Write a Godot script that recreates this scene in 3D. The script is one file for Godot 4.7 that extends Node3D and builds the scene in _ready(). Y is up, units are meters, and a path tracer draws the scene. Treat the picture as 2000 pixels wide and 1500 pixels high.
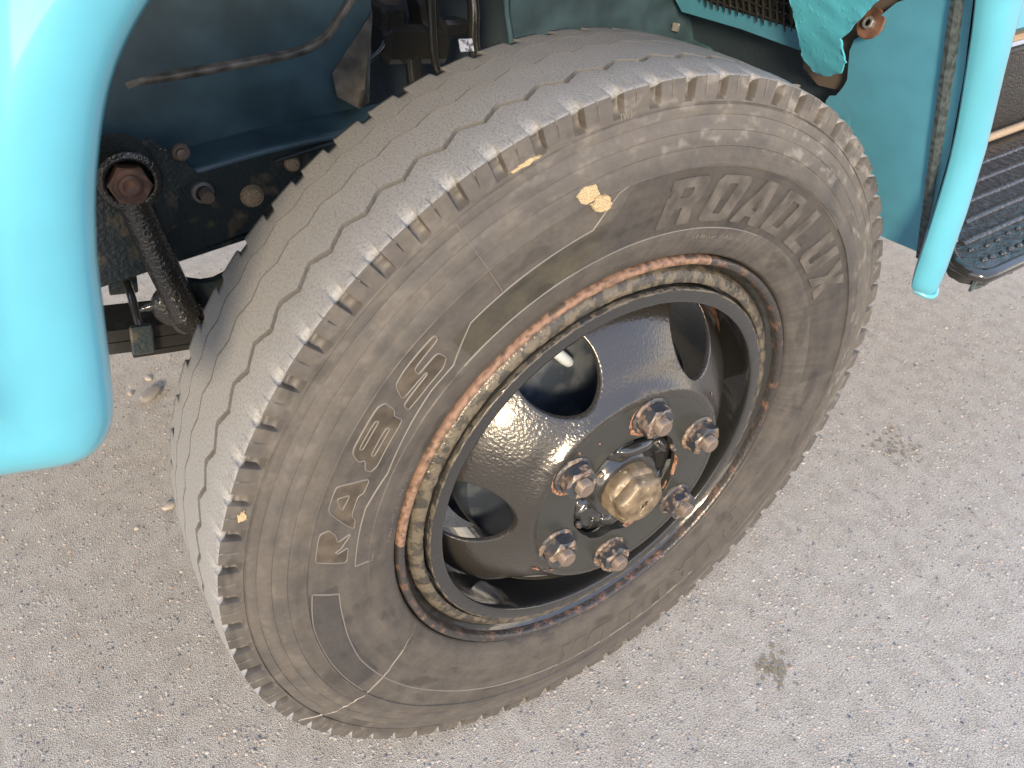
extends Node3D
# A truck's front wheel seen close up from above, with the wheel arch round it and the concrete under it.
# Lengths are metres. Wheel axis = z (outwards is +z), wheel centre at (0, CY, 0).

const CY := 0.4565
const PITCHES := 72
var rng := RandomNumberGenerator.new()
var wob := FastNoiseLite.new()
var M := {}
var truck: Node3D
var wheel: Node3D


func _ready() -> void:
	rng.seed = 7
	wob.seed = 3
	wob.frequency = 1.0
	wob.fractal_octaves = 3
	setup_view()
	make_materials()
	build_ground()
	truck = Node3D.new()
	truck.name = "truck"
	truck.set_meta("label", "turquoise truck with a black steel front wheel and worn grey tyre")
	truck.set_meta("category", "truck")
	add_child(truck)
	wheel = Node3D.new()
	wheel.name = "front_wheel"
	wheel.position = Vector3(0, CY, 0)
	truck.add_child(wheel)
	build_tyre()
	build_letters()
	build_rim()
	build_disc()
	build_hub()
	build_nuts()
	build_fender()
	build_mudguard()
	build_underside()
	build_running_board()


# ---------------------------------------------------------------- view and light
func setup_view() -> void:
	var cam := Camera3D.new()
	cam.name = "camera"
	cam.fov = 53.0
	cam.near = 0.02
	cam.far = 400.0
	cam.position = Vector3(-0.444, 0.677 + CY, 0.483)
	cam.rotation = Vector3(-0.698, -0.562, 0.0)
	var at := CameraAttributesPhysical.new()
	at.frustum_focal_length = 24.07
	at.frustum_focus_distance = 0.86
	at.exposure_aperture = 9.0
	cam.attributes = at
	add_child(cam)
	cam.current = true

	var env := Environment.new()
	var sky := Sky.new()
	var sm := ProceduralSkyMaterial.new()
	sm.sky_top_color = Color(0.68, 0.755, 0.90)
	sm.sky_horizon_color = Color(1.45, 1.33, 1.12)
	sm.sky_curve = 0.09
	sm.ground_bottom_color = Color(0.50, 0.47, 0.43)
	sm.ground_horizon_color = Color(0.62, 0.58, 0.52)
	sm.sky_energy_multiplier = 1.15
	sm.sun_angle_max = 30.0
	sky.sky_material = sm
	env.background_mode = Environment.BG_SKY
	env.sky = sky
	env.background_energy_multiplier = 1.0
	env.tonemap_mode = Environment.TONE_MAPPER_LINEAR
	env.tonemap_exposure = 2.06
	env.sdfgi_enabled = true
	env.ssao_enabled = true
	env.ssil_enabled = true
	var we := WorldEnvironment.new()
	we.name = "world_environment"
	we.environment = env
	add_child(we)

	var sun := DirectionalLight3D.new()
	sun.name = "sun"
	sun.light_energy = 0.85
	sun.light_color = Color(1.0, 0.91, 0.77)
	sun.light_angular_distance = 11.0
	sun.shadow_enabled = true
	add_child(sun)
	sun.look_at_from_position(Vector3(-0.55, 0.36, 0.76), Vector3.ZERO, Vector3.UP)


# ---------------------------------------------------------------- materials
func ramp(stops: Array) -> Gradient:
	var g := Gradient.new()
	var o := PackedFloat32Array()
	var c := PackedColorArray()
	for s in stops:
		o.append(s[0])
		c.append(s[1] if s[1] is Color else Color(s[1], s[1], s[1]))
	g.offsets = o
	g.colors = c
	return g


func noise_tex(sd: int, freq: float, stops: Array, size := 512, oct := 4, kind := FastNoiseLite.TYPE_SIMPLEX_SMOOTH) -> NoiseTexture2D:
	var n := FastNoiseLite.new()
	n.seed = sd
	n.frequency = freq
	n.noise_type = kind
	n.fractal_octaves = oct
	if kind == FastNoiseLite.TYPE_CELLULAR:
		n.cellular_return_type = FastNoiseLite.RETURN_DISTANCE
	var t := NoiseTexture2D.new()
	t.width = size
	t.height = size
	t.seamless = true
	t.noise = n
	t.color_ramp = ramp(stops)
	return t


func lin(r: float, g: float, b: float) -> Color:
	return Color(r, g, b).linear_to_srgb()


func mat(nm: String, c: Color, rough: float, metal := 0.0) -> StandardMaterial3D:
	var m := StandardMaterial3D.new()
	m.resource_name = nm
	m.albedo_color = c
	m.roughness = rough
	m.metallic = metal
	return m


func tri(m: StandardMaterial3D, s: float) -> StandardMaterial3D:
	m.uv1_triplanar = true
	m.uv1_triplanar_sharpness = 4.0
	m.uv1_scale = Vector3(s, s, s)
	return m


func bump(m: StandardMaterial3D, t: Texture2D, cm: float) -> StandardMaterial3D:
	m.heightmap_enabled = true
	m.heightmap_texture = t
	m.heightmap_scale = cm
	return m


func rusty(m: StandardMaterial3D, t: Texture2D, mask: Texture2D) -> StandardMaterial3D:
	m.detail_enabled = true
	m.detail_albedo = t
	m.detail_mask = mask
	m.detail_blend_mode = BaseMaterial3D.BLEND_MODE_MIX
	return m


func make_materials() -> void:
	var fine := noise_tex(11, 0.06, [[0.0, 0.0], [1.0, 1.0]], 512, 5)
	var lumps := noise_tex(12, 0.018, [[0.0, 0.0], [1.0, 1.0]], 512, 3)
	var grain := noise_tex(13, 0.09, [[0.25, 0.66], [0.5, 0.9], [0.75, 1.0]], 512, 4)
	var rust_c := noise_tex(14, 0.05, [[0.2, lin(0.08, 0.036, 0.022)], [0.5, lin(0.22, 0.105, 0.06)], [0.75, lin(0.36, 0.215, 0.14)]], 512, 5)
	M.fine = fine
	M.lumps = lumps
	M.rust_c = rust_c

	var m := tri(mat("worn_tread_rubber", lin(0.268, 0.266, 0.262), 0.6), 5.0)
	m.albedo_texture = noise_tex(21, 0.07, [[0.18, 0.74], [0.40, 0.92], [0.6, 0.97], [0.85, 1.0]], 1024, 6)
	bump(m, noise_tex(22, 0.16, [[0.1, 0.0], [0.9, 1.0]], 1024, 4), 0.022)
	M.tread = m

	m = tri(mat("groove_rubber", lin(0.115, 0.112, 0.106), 0.85), 9.0)  # unworn rubber, its dark tone also standing in for shade inside the grooves
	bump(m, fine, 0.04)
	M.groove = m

	m = mat("sidewall_rubber", Color.WHITE, 0.55)
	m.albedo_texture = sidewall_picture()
	m.heightmap_enabled = true
	m.heightmap_scale = 0.012
	var nt := noise_tex(24, 0.05, [[0.0, 0.0], [1.0, 1.0]], 1024, 5)
	m.heightmap_texture = nt
	M.side = m

	m = tri(mat("letter_rubber", lin(0.094, 0.083, 0.071), 0.6), 6.0)
	m.albedo_texture = noise_tex(25, 0.02, [[0.2, 0.72], [0.8, 1.0]], 256, 4)
	M.letter = m
	m = tri(mat("brown_rubber", lin(0.084, 0.067, 0.048), 0.7), 6.0)
	m.albedo_texture = noise_tex(26, 0.02, [[0.2, 0.7], [0.8, 1.0]], 256, 4)
	M.letter_fill = m
	m = tri(mat("faint_letter_rubber", lin(0.066, 0.059, 0.051), 0.6), 6.0)
	M.letter_ghost = m
	m = mat("rubber_edge", lin(0.14, 0.128, 0.112), 0.55)
	M.edge = m
	m = mat("pale_scuff", lin(0.36, 0.32, 0.27), 0.8)
	M.scuff = m
	m = tri(mat("dried_mud", lin(0.62, 0.47, 0.27), 0.9), 20.0)
	m.albedo_texture = grain
	bump(m, fine, 0.15)
	M.mud = m

	# black enamel, brushed on thickly
	m = tri(mat("black_enamel", lin(0.022, 0.022, 0.021), 0.16), 6.0)
	bump(m, noise_tex(31, 0.02, [[0.0, 0.0], [1.0, 1.0]], 512, 3), 0.015)
	m.roughness_texture = noise_tex(32, 0.012, [[0.3, 0.75], [0.7, 1.6]], 256, 3)
	m.clearcoat_enabled = true
	m.clearcoat = 0.5
	m.clearcoat_roughness = 0.1
	M.enamel = m
	m = tri(mat("rough_black_enamel", lin(0.024, 0.023, 0.021), 0.2), 7.0)
	bump(m, noise_tex(33, 0.05, [[0.15, 0.0], [0.85, 1.0]], 512, 4), 0.08)
	M.enamel_rough = m
	m = tri(mat("disc_enamel", lin(0.028, 0.0255, 0.022), 0.24), 5.0)
	m.vertex_color_use_as_albedo = false
	bump(m, noise_tex(36, 0.085, [[0.2, 0.0], [0.8, 1.0]], 512, 4), 0.035)
	m.clearcoat_enabled = true
	m.clearcoat = 0.3
	m.clearcoat_roughness = 0.16
	m.roughness_texture = noise_tex(66, 0.012, [[0.3, 0.7], [0.7, 1.7]], 256, 5)
	M.disc = m
	m = tri(mat("flat_disc_enamel", lin(0.03, 0.031, 0.028), 0.3), 5.0)
	bump(m, lumps, 0.01)
	M.disc_flat = m
	m = tri(mat("lumpy_ring_enamel", lin(0.105, 0.088, 0.062), 0.3), 8.0)
	bump(m, noise_tex(34, 0.03, [[0.2, 0.0], [0.8, 1.0]], 512, 5), 0.06)
	rusty(m, noise_tex(67, 0.03, [[0.0, lin(0.025, 0.024, 0.022)], [1.0, lin(0.045, 0.04, 0.034)]], 128, 3), noise_tex(35, 0.011, [[0.45, 0.0], [0.58, 0.85]], 512, 6))
	M.lumpy = m
	m = tri(mat("worn_ring_enamel", lin(0.035, 0.032, 0.030), 0.3), 7.0)
	bump(m, noise_tex(47, 0.04, [[0.2, 0.0], [0.8, 1.0]], 512, 4), 0.05)
	rusty(m, rust_c, noise_tex(48, 0.009, [[0.6, 0.0], [0.78, 0.4]], 512, 6))
	M.worn_ring = m
	m = tri(mat("rust_ring", lin(0.245, 0.145, 0.095), 0.7), 6.0)
	m.albedo_texture = noise_tex(37, 0.03, [[0.2, 0.66], [0.5, 0.88], [0.8, 1.0]], 512, 5)
	bump(m, fine, 0.03)
	rusty(m, noise_tex(38, 0.03, [[0.0, lin(0.03, 0.027, 0.025)], [1.0, lin(0.06, 0.045, 0.035)]], 128, 3), noise_tex(39, 0.010, [[0.76, 0.0], [0.80, 0.9]], 512, 6))
	M.rust_ring = m
	m = tri(mat("rust", Color.WHITE, 0.8), 5.0)
	m.albedo_texture = rust_c
	bump(m, fine, 0.1)
	M.rust = m
	m = tri(mat("chipped_nut", lin(0.034, 0.037, 0.043), 0.33), 9.0)
	bump(m, noise_tex(40, 0.02, [[0.1, 0.0], [0.9, 1.0]], 512, 5), 0.05)
	rusty(m, noise_tex(41, 0.05, [[0.2, lin(0.075, 0.052, 0.038)], [0.5, lin(0.165, 0.115, 0.082)], [0.8, lin(0.29, 0.23, 0.175)]], 256, 4), noise_tex(42, 0.0075, [[0.45, 0.0], [0.49, 0.95]], 512, 6))
	M.nut = m
	m = tri(mat("dull_rust", lin(0.17, 0.085, 0.055), 0.6), 6.0)
	m.albedo_texture = noise_tex(49, 0.02, [[0.2, 0.55], [0.8, 1.0]], 256, 5)
	bump(m, lumps, 0.03)
	M.rust_dark = m
	m = tri(mat("dusty_metal", lin(0.23, 0.215, 0.185), 0.45), 8.0)
	m.albedo_texture = noise_tex(50, 0.012, [[0.2, 0.5], [0.8, 1.0]], 256, 5)
	M.gusset = m
	m = tri(mat("stud_steel", lin(0.22, 0.172, 0.138), 0.45, 0.35), 16.0)
	m.albedo_texture = grain
	M.stud = m
	m = tri(mat("bronze_cap", lin(0.20, 0.15, 0.092), 0.42, 0.15), 9.0)
	m.albedo_texture = noise_tex(43, 0.012, [[0.25, 0.72], [0.5, 0.9], [0.8, 1.0]], 512, 6)
	rusty(m, noise_tex(44, 0.03, [[0.0, lin(0.55, 0.5, 0.4)], [1.0, lin(0.7, 0.62, 0.45)]], 128, 3), noise_tex(45, 0.012, [[0.78, 0.0], [0.82, 0.4]], 512, 6))
	bump(m, noise_tex(46, 0.014, [[0.1, 0.0], [0.9, 1.0]], 512, 5), 0.012)
	M.bronze = m

	# turquoise bodywork
	m = tri(mat("turquoise_paint", lin(0.092, 0.385, 0.495), 0.3), 3.0)
	m.albedo_texture = noise_tex(51, 0.008, [[0.2, 0.94], [0.8, 1.0]], 256, 4)
	bump(m, lumps, 0.004)
	m.clearcoat_enabled = true
	m.clearcoat = 1.0
	m.clearcoat_roughness = 0.05
	M.teal = m
	m = tri(mat("turquoise_panel", lin(0.095, 0.33, 0.455), 0.38), 4.0)  # the body turquoise made darker and bluer, with the panel's shade in its colour
	m.albedo_texture = noise_tex(52, 0.008, [[0.15, 0.95], [0.5, 0.98], [0.85, 1.0]], 512, 4)
	bump(m, lumps, 0.012)
	M.teal_panel = m
	m = tri(mat("blistered_turquoise", lin(0.09, 0.43, 0.55), 0.25), 6.0)
	bump(m, noise_tex(53, 0.03, [[0.6, 0.0], [0.9, 1.0]], 512, 3), 0.03)
	M.teal_flap = m
	m = tri(mat("dark_well_paint", lin(0.062, 0.120, 0.150), 0.36), 4.0)
	m.albedo_texture = noise_tex(54, 0.01, [[0.2, 0.8], [0.8, 1.0]], 256, 4)
	bump(m, noise_tex(55, 0.02, [[0.0, 0.0], [1.0, 1.0]], 256, 4), 0.01)
	M.liner = m
	m = tri(mat("grey_green_paint", lin(0.043, 0.082, 0.108), 0.5), 4.0)
	m.albedo_texture = noise_tex(65, 0.01, [[0.2, 0.75], [0.8, 1.0]], 256, 4)
	M.liner_grey = m
	m = tri(mat("well_undercoat", lin(0.030, 0.048, 0.062), 0.6), 4.0)  # dark undercoat, one even colour
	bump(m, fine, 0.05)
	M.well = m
	m = tri(mat("frame_black", lin(0.030, 0.040, 0.043), 0.26), 6.0)
	bump(m, noise_tex(56, 0.045, [[0.1, 0.0], [0.9, 1.0]], 512, 4), 0.05)
	rusty(m, noise_tex(57, 0.05, [[0.2, lin(0.10, 0.08, 0.05)], [0.8, lin(0.26, 0.2, 0.13)]], 128, 4), noise_tex(58, 0.006, [[0.60, 0.0], [0.8, 0.4]], 512, 5))
	M.frame = m
	m = tri(mat("steel", lin(0.42, 0.41, 0.40), 0.35, 0.6), 14.0)
	m.albedo_texture = grain
	M.steel = m
	m = tri(mat("seam_rubber", lin(0.075, 0.10, 0.105), 0.7), 12.0)
	m.albedo_texture = noise_tex(59, 0.03, [[0.2, 0.65], [0.7, 1.0]], 256, 5)
	M.seam = m
	m = mat("grey_plastic", lin(0.42, 0.45, 0.46), 0.5)
	M.plastic = m
	m = tri(mat("dusty_drum", lin(0.030, 0.038, 0.050), 0.32), 5.0)
	rusty(m, noise_tex(63, 0.05, [[0.0, lin(0.06, 0.07, 0.08)], [1.0, lin(0.11, 0.12, 0.13)]], 128, 3), noise_tex(64, 0.008, [[0.45, 0.0], [0.8, 0.8]], 512, 6))
	M.drum = m
	m = tri(mat("old_sticker", lin(0.5, 0.55, 0.7), 0.5), 30.0)
	m.albedo_texture = noise_tex(60, 0.03, [[0.3, 0.45], [0.5, 1.0]], 128, 4)
	M.sticker = m
	m = tri(mat("board_black", lin(0.03, 0.031, 0.032), 0.2), 6.0)
	bump(m, noise_tex(61, 0.014, [[0.2, 0.0], [0.8, 1.0]], 512, 4), 0.10)
	m.roughness_texture = noise_tex(62, 0.02, [[0.3, 0.6], [0.7, 2.2]], 256, 4)
	M.board = m
	m = tri(mat("tan_bracket", lin(0.44, 0.33, 0.22), 0.7), 8.0)
	m.albedo_texture = grain
	M.tan = m

	# ground
	m = mat("concrete", lin(0.485, 0.45, 0.392), 0.9)
	m.uv1_triplanar = true
	m.uv1_world_triplanar = true
	m.uv1_scale = Vector3(3.1, 3.1, 3.1)
	m.albedo_texture = noise_tex(71, 0.085, [[0.2, lin(0.42, 0.41, 0.40)], [0.36, lin(0.70, 0.69, 0.68)], [0.5, lin(0.87, 0.86, 0.85)], [0.72, lin(1.0, 0.98, 0.96)]], 1024, 4)
	m.detail_enabled = true
	m.detail_blend_mode = BaseMaterial3D.BLEND_MODE_MUL
	m.detail_albedo = noise_tex(72, 0.006, [[0.2, lin(0.86, 0.85, 0.84)], [0.6, Color.WHITE]], 1024, 5)
	bump(m, noise_tex(73, 0.13, [[0.15, 0.0], [0.6, 0.8], [1.0, 1.0]], 1024, 4), 0.16)
	M.ground = m
	m = mat("pebble", Color.WHITE, 0.9)
	m.vertex_color_use_as_albedo = true
	M.pebble = m
	m = tri(mat("loose_stone", lin(0.34, 0.32, 0.30), 0.85), 18.0)
	m.albedo_texture = grain
	bump(m, fine, 0.2)
	M.stone = m


func smooth01(a: float, b: float, x: float) -> float:
	return smoothstep(a, b, x)


# colour of the outer sidewall: u = angle, v = radius (0.28 .. 0.46)
func sidewall_picture() -> ImageTexture:
	var w := 1536
	var h := 192
	var im := Image.create_empty(w, h, false, Image.FORMAT_RGB8)
	var n := FastNoiseLite.new()
	n.seed = 91
	n.frequency = 1.0
	n.fractal_octaves = 4
	var k := FastNoiseLite.new()
	k.seed = 17
	k.frequency = 1.0
	k.fractal_octaves = 3
	for x in w:
		var a := TAU * x / w
		var deg := rad_to_deg(a)
		var ca := cos(a)
		var sa := sin(a)
		var right := smooth01(120.0, 60.0, deg) + smooth01(330.0, 358.0, deg)
		for y in h:
			var r := 0.28 + 0.18 * (y + 0.5) / h
			# streaks run round the wheel: noise is stretched along the angle
			var s := k.get_noise_3d(ca * 2.2, sa * 2.2, r * 60.0)
			var p := n.get_noise_3d(ca * r * 26.0, sa * r * 26.0, 3.0)
			var q := n.get_noise_3d(ca * r * 150.0, sa * r * 150.0, 9.0)
			var v := 0.062 + 0.022 * p + 0.014 * s + 0.012 * q
			var outer := smooth01(0.385, 0.425, r)
			v += 0.018 * outer * (0.6 + right)
			var warm := 0.5 + 0.8 * p
			var c := Vector3(v * 1.06, v * (0.955 - 0.03 * warm), v * (0.86 - 0.10 * warm))
			# scuffed shoulder: pale scrapes
			var sc := k.get_noise_3d(ca * 13.0, sa * 13.0, r * 70.0) + 0.35 * q
			var scuff := smooth01(0.1, 0.7, sc + 0.5 * p) * smooth01(0.388, 0.405, r) * (0.2 + 0.8 * right)
			c = c.lerp(Vector3(0.25, 0.235, 0.21), scuff * 0.5)
			# radial wiped streaks at the right
			var wp := k.get_noise_2d(deg * 0.55 + r * 40.0, 5.0)
			c *= 1.0 + 0.30 * wp * right * smooth01(0.39, 0.33, r)
			# lettering bands, moulded in a finer darker grain
			if r > 0.318 and r < 0.382 and deg < 97.0 + (r - 0.354) * -150.0:
				c *= 0.72
			elif r > 0.318 and r < 0.354 and deg >= 97.0 and deg < 126.0:
				c = c * 0.74
				c.z *= 0.82
			elif r > 0.351 and r < 0.381 and deg > 172.6 and deg < 202.0:
				c = c * 0.66 + Vector3(0.0, 0.001, 0.004)
			# dark stains where wet hands or water ran
			var st := n.get_noise_3d(ca * 3.1, sa * 3.1, r * 22.0 + 7.0)
			c *= 1.0 - 0.35 * smooth01(0.25, 0.5, st)
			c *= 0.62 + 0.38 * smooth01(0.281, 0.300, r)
			im.set_pixel(x, y, Color(clampf(c.x, 0, 1), clampf(c.y, 0, 1), clampf(c.z, 0, 1)).linear_to_srgb())
	return ImageTexture.create_from_image(im)


# ---------------------------------------------------------------- mesh helpers
func part(nm: String, mesh: Mesh, m: Material, parent: Node3D, lift := true, label := "") -> MeshInstance3D:
	var o := MeshInstance3D.new()
	o.name = nm
	o.mesh = mesh
	o.material_override = m
	if lift and parent != wheel:
		o.position.y = CY
	if label:
		o.set_meta("label", label)
	parent.add_child(o, true)
	return o


func start() -> SurfaceTool:
	var st := SurfaceTool.new()
	st.begin(Mesh.PRIMITIVE_TRIANGLES)
	return st


func done(st: SurfaceTool) -> ArrayMesh:
	st.generate_normals()
	return st.commit()


func quad(st: SurfaceTool, a: Vector3, b: Vector3, c: Vector3, d: Vector3, g: int) -> void:
	st.set_smooth_group(g)
	st.add_vertex(a)
	st.add_vertex(b)
	st.add_vertex(c)
	st.set_smooth_group(g)
	st.add_vertex(a)
	st.add_vertex(c)
	st.add_vertex(d)


# rows of points joined into a surface; groups[i] is the smoothing group of the strip between row i and i + 1
func grid(st: SurfaceTool, rows: Array, groups: Array, closed := false, uv: Array = []) -> void:
	for i in rows.size() - 1:
		var p: PackedVector3Array = rows[i]
		var q: PackedVector3Array = rows[i + 1]
		var g: int = groups[i] if groups.size() > i else 0
		var n := p.size()
		for j in (n if closed else n - 1):
			var k := (j + 1) % n
			if uv.is_empty():
				quad(st, p[j], p[k], q[k], q[j], g)
			else:
				st.set_smooth_group(g)
				var u0: float = float(j) / (n - 1)
				var u1: float = float(j + 1) / (n - 1)
				var v0: float = uv[i]
				var v1: float = uv[i + 1]
				for t in [[p[j], u0, v0], [p[k], u1, v0], [q[k], u1, v1], [p[j], u0, v0], [q[k], u1, v1], [q[j], u0, v1]]:
					st.set_uv(Vector2(t[1], t[2]))
					st.add_vertex(t[0])


# smoothing groups for a profile: a new one at every sharp bend
func bends(pr: PackedVector2Array, limit := 0.5) -> Array:
	var g := 1
	var out := [g]
	for i in range(1, pr.size() - 1):
		if absf((pr[i] - pr[i - 1]).angle_to(pr[i + 1] - pr[i])) > limit:
			g += 1
		out.append(g)
	return out


# profile of (radius, z) turned about the wheel axis; lump(angle, index) moves a point of the profile
func lathe(pr: PackedVector2Array, seg: int, limit := 0.5, lump = null, a0 := 0.0, a1 := TAU, uvr := Vector2.ZERO) -> ArrayMesh:
	var st := start()
	var rows := []
	var uv := []
	for i in pr.size():
		var row := PackedVector3Array()
		for j in seg + 1:
			var a := a0 + (a1 - a0) * (0 if j == seg and is_equal_approx(a1 - a0, TAU) else j) / seg
			var p := pr[i]
			if lump != null:
				p += lump.call(a, i) as Vector2
			row.append(Vector3(p.x * cos(a), p.x * sin(a), p.y))
		rows.append(row)
		if uvr != Vector2.ZERO:
			uv.append((pr[i].x - uvr.x) / (uvr.y - uvr.x))
	grid(st, rows, bends(pr, limit), false, uv)
	return done(st)


func V2(a: Array) -> PackedVector2Array:
	var o := PackedVector2Array()
	for i in range(0, a.size(), 2):
		o.append(Vector2(a[i], a[i + 1]))
	return o


func V3(a: Array) -> PackedVector3Array:
	var o := PackedVector3Array()
	for i in range(0, a.size(), 3):
		o.append(Vector3(a[i], a[i + 1], a[i + 2]))
	return o


func smooth_path(p: PackedVector3Array, n: int) -> PackedVector3Array:
	var c := Curve3D.new()
	for i in p.size():
		var t := (p[mini(i + 1, p.size() - 1)] - p[maxi(i - 1, 0)]) / 6.0
		c.add_point(p[i], -t, t)
	c.bake_interval = 0.002
	var o := PackedVector3Array()
	var l := c.get_baked_length()
	for i in n:
		o.append(c.sample_baked(l * i / (n - 1), true))
	return o


# round bar along a path, radius per point, ends closed
func tube(st: SurfaceTool, path: PackedVector3Array, rad: Array, seg := 12, squash := 1.0, up := Vector3.UP) -> void:
	var rows := []
	var n := path.size()
	for i in n:
		var d := (path[mini(i + 1, n - 1)] - path[maxi(i - 1, 0)]).normalized()
		var u := up if absf(d.dot(up)) < 0.95 else Vector3(0.3, 0.1, 1).normalized()
		var s := d.cross(u).normalized()
		var t := s.cross(d).normalized()
		var r: float = rad[i] if rad.size() > i else rad[-1]
		var row := PackedVector3Array()
		for j in seg:
			var a := TAU * j / seg
			row.append(path[i] + s * cos(a) * r + t * sin(a) * r * squash)
		rows.append(row)
	var e0 := PackedVector3Array()
	var e1 := PackedVector3Array()
	for j in seg:
		e0.append(path[0])
		e1.append(path[n - 1])
	rows.push_front(e0)
	rows.append(e1)
	var g := [2]
	for i in n - 1:
		g.append(1)
	g.append(3)
	grid(st, rows, g, true)


# box with chamfered edges, in a frame given by a transform
func block(st: SurfaceTool, t: Transform3D, size: Vector3, ch := 0.003) -> void:
	var h := size / 2.0
	var sec := func(x: float, e: float) -> PackedVector3Array:
		var o := PackedVector3Array()
		var y := h.y - e
		var z := h.z - e
		for c in [[y, z - ch], [y - ch, z], [-y + ch, z], [-y, z - ch], [-y, -z + ch], [-y + ch, -z], [y - ch, -z], [y, -z + ch]]:
			o.append(t * Vector3(x, c[0], c[1]))
		return o
	var c0 := PackedVector3Array()
	var c1 := PackedVector3Array()
	for j in 8:
		c0.append(t * Vector3(-h.x, 0, 0))
		c1.append(t * Vector3(h.x, 0, 0))
	var rows := [c0, sec.call(-h.x, ch), sec.call(-h.x + ch, 0.0), sec.call(h.x - ch, 0.0), sec.call(h.x, ch), c1]
	var g := 0
	for i in rows.size() - 1:
		var p: PackedVector3Array = rows[i]
		var q: PackedVector3Array = rows[i + 1]
		for j in 8:
			g = -1
			quad(st, p[j], p[(j + 1) % 8], q[(j + 1) % 8], q[j], 4294967295)


# flat outline laid over a curved surface: at(u, v, h) gives the point; cut into strips along v so that it follows the curve
func sheet(st: SurfaceTool, poly: PackedVector2Array, at: Callable, top: float, bottom: float, step: float, edge: float) -> void:
	var fine := PackedVector2Array()
	var lo := poly[0]
	var hi := poly[0]
	for i in poly.size():
		var a := poly[i]
		var b := poly[(i + 1) % poly.size()]
		var n := maxi(1, int(ceil(a.distance_to(b) / edge)))
		for k in n:
			fine.append(a.lerp(b, float(k) / n))
		lo = lo.min(a)
		hi = hi.max(a)
	var v := lo.y - 0.001
	while v < hi.y:
		var x := lo.x - 0.001
		while x < hi.x:
			var cell := PackedVector2Array([Vector2(x, v), Vector2(x + step * 2.0, v), Vector2(x + step * 2.0, v + step), Vector2(x, v + step)])
			for piece in Geometry2D.intersect_polygons(fine, cell):
				var ids := Geometry2D.triangulate_polygon(piece)
				for k in ids.size():
					st.set_smooth_group(1)
					var q: Vector2 = piece[ids[k]]
					st.add_vertex(at.call(q.x, q.y, top))
			x += step * 2.0
		v += step
	for i in fine.size():
		var a := fine[i]
		var b := fine[(i + 1) % fine.size()]
		quad(st, at.call(a.x, a.y, top), at.call(b.x, b.y, top), at.call(b.x, b.y, bottom), at.call(a.x, a.y, bottom), 2)


# hexagon-headed piece along +z from the origin of t: across flats af, height h, both ends chamfered
func hexagon(st: SurfaceTool, t: Transform3D, af: float, h: float, bore: float, ch := 0.0022) -> void:
	var seg := 48
	var rows := []
	var r0 := af / 2.0
	for k in 5:
		var row := PackedVector3Array()
		for j in seg:
			var a := TAU * j / seg
			var rel := fposmod(a + PI / 6.0, PI / 3.0) - PI / 6.0
			var hex := r0 / cos(rel)
			var drop := ch * 0.4 + (hex - r0) * 0.75
			var p := Vector3.ZERO
			match k:
				0: p = Vector3(hex, 0, 0)
				1: p = Vector3(hex, 0, h - drop)
				2: p = Vector3(r0 * 0.955, 0, h)
				3: p = Vector3(bore, 0, h)
				4: p = Vector3(bore * 0.9, 0, h - 0.002)
			row.append(t * Vector3(p.x * cos(a), p.x * sin(a), p.z))
		rows.append(row)
	for i in 4:
		for j in seg:
			var k := (j + 1) % seg
			var g: int = 10 + int(fposmod(j + 4, 48) / 8) if i == 0 else 20 + i
			quad(st, rows[i][j], rows[i][k], rows[i + 1][k], rows[i + 1][j], g)


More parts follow.
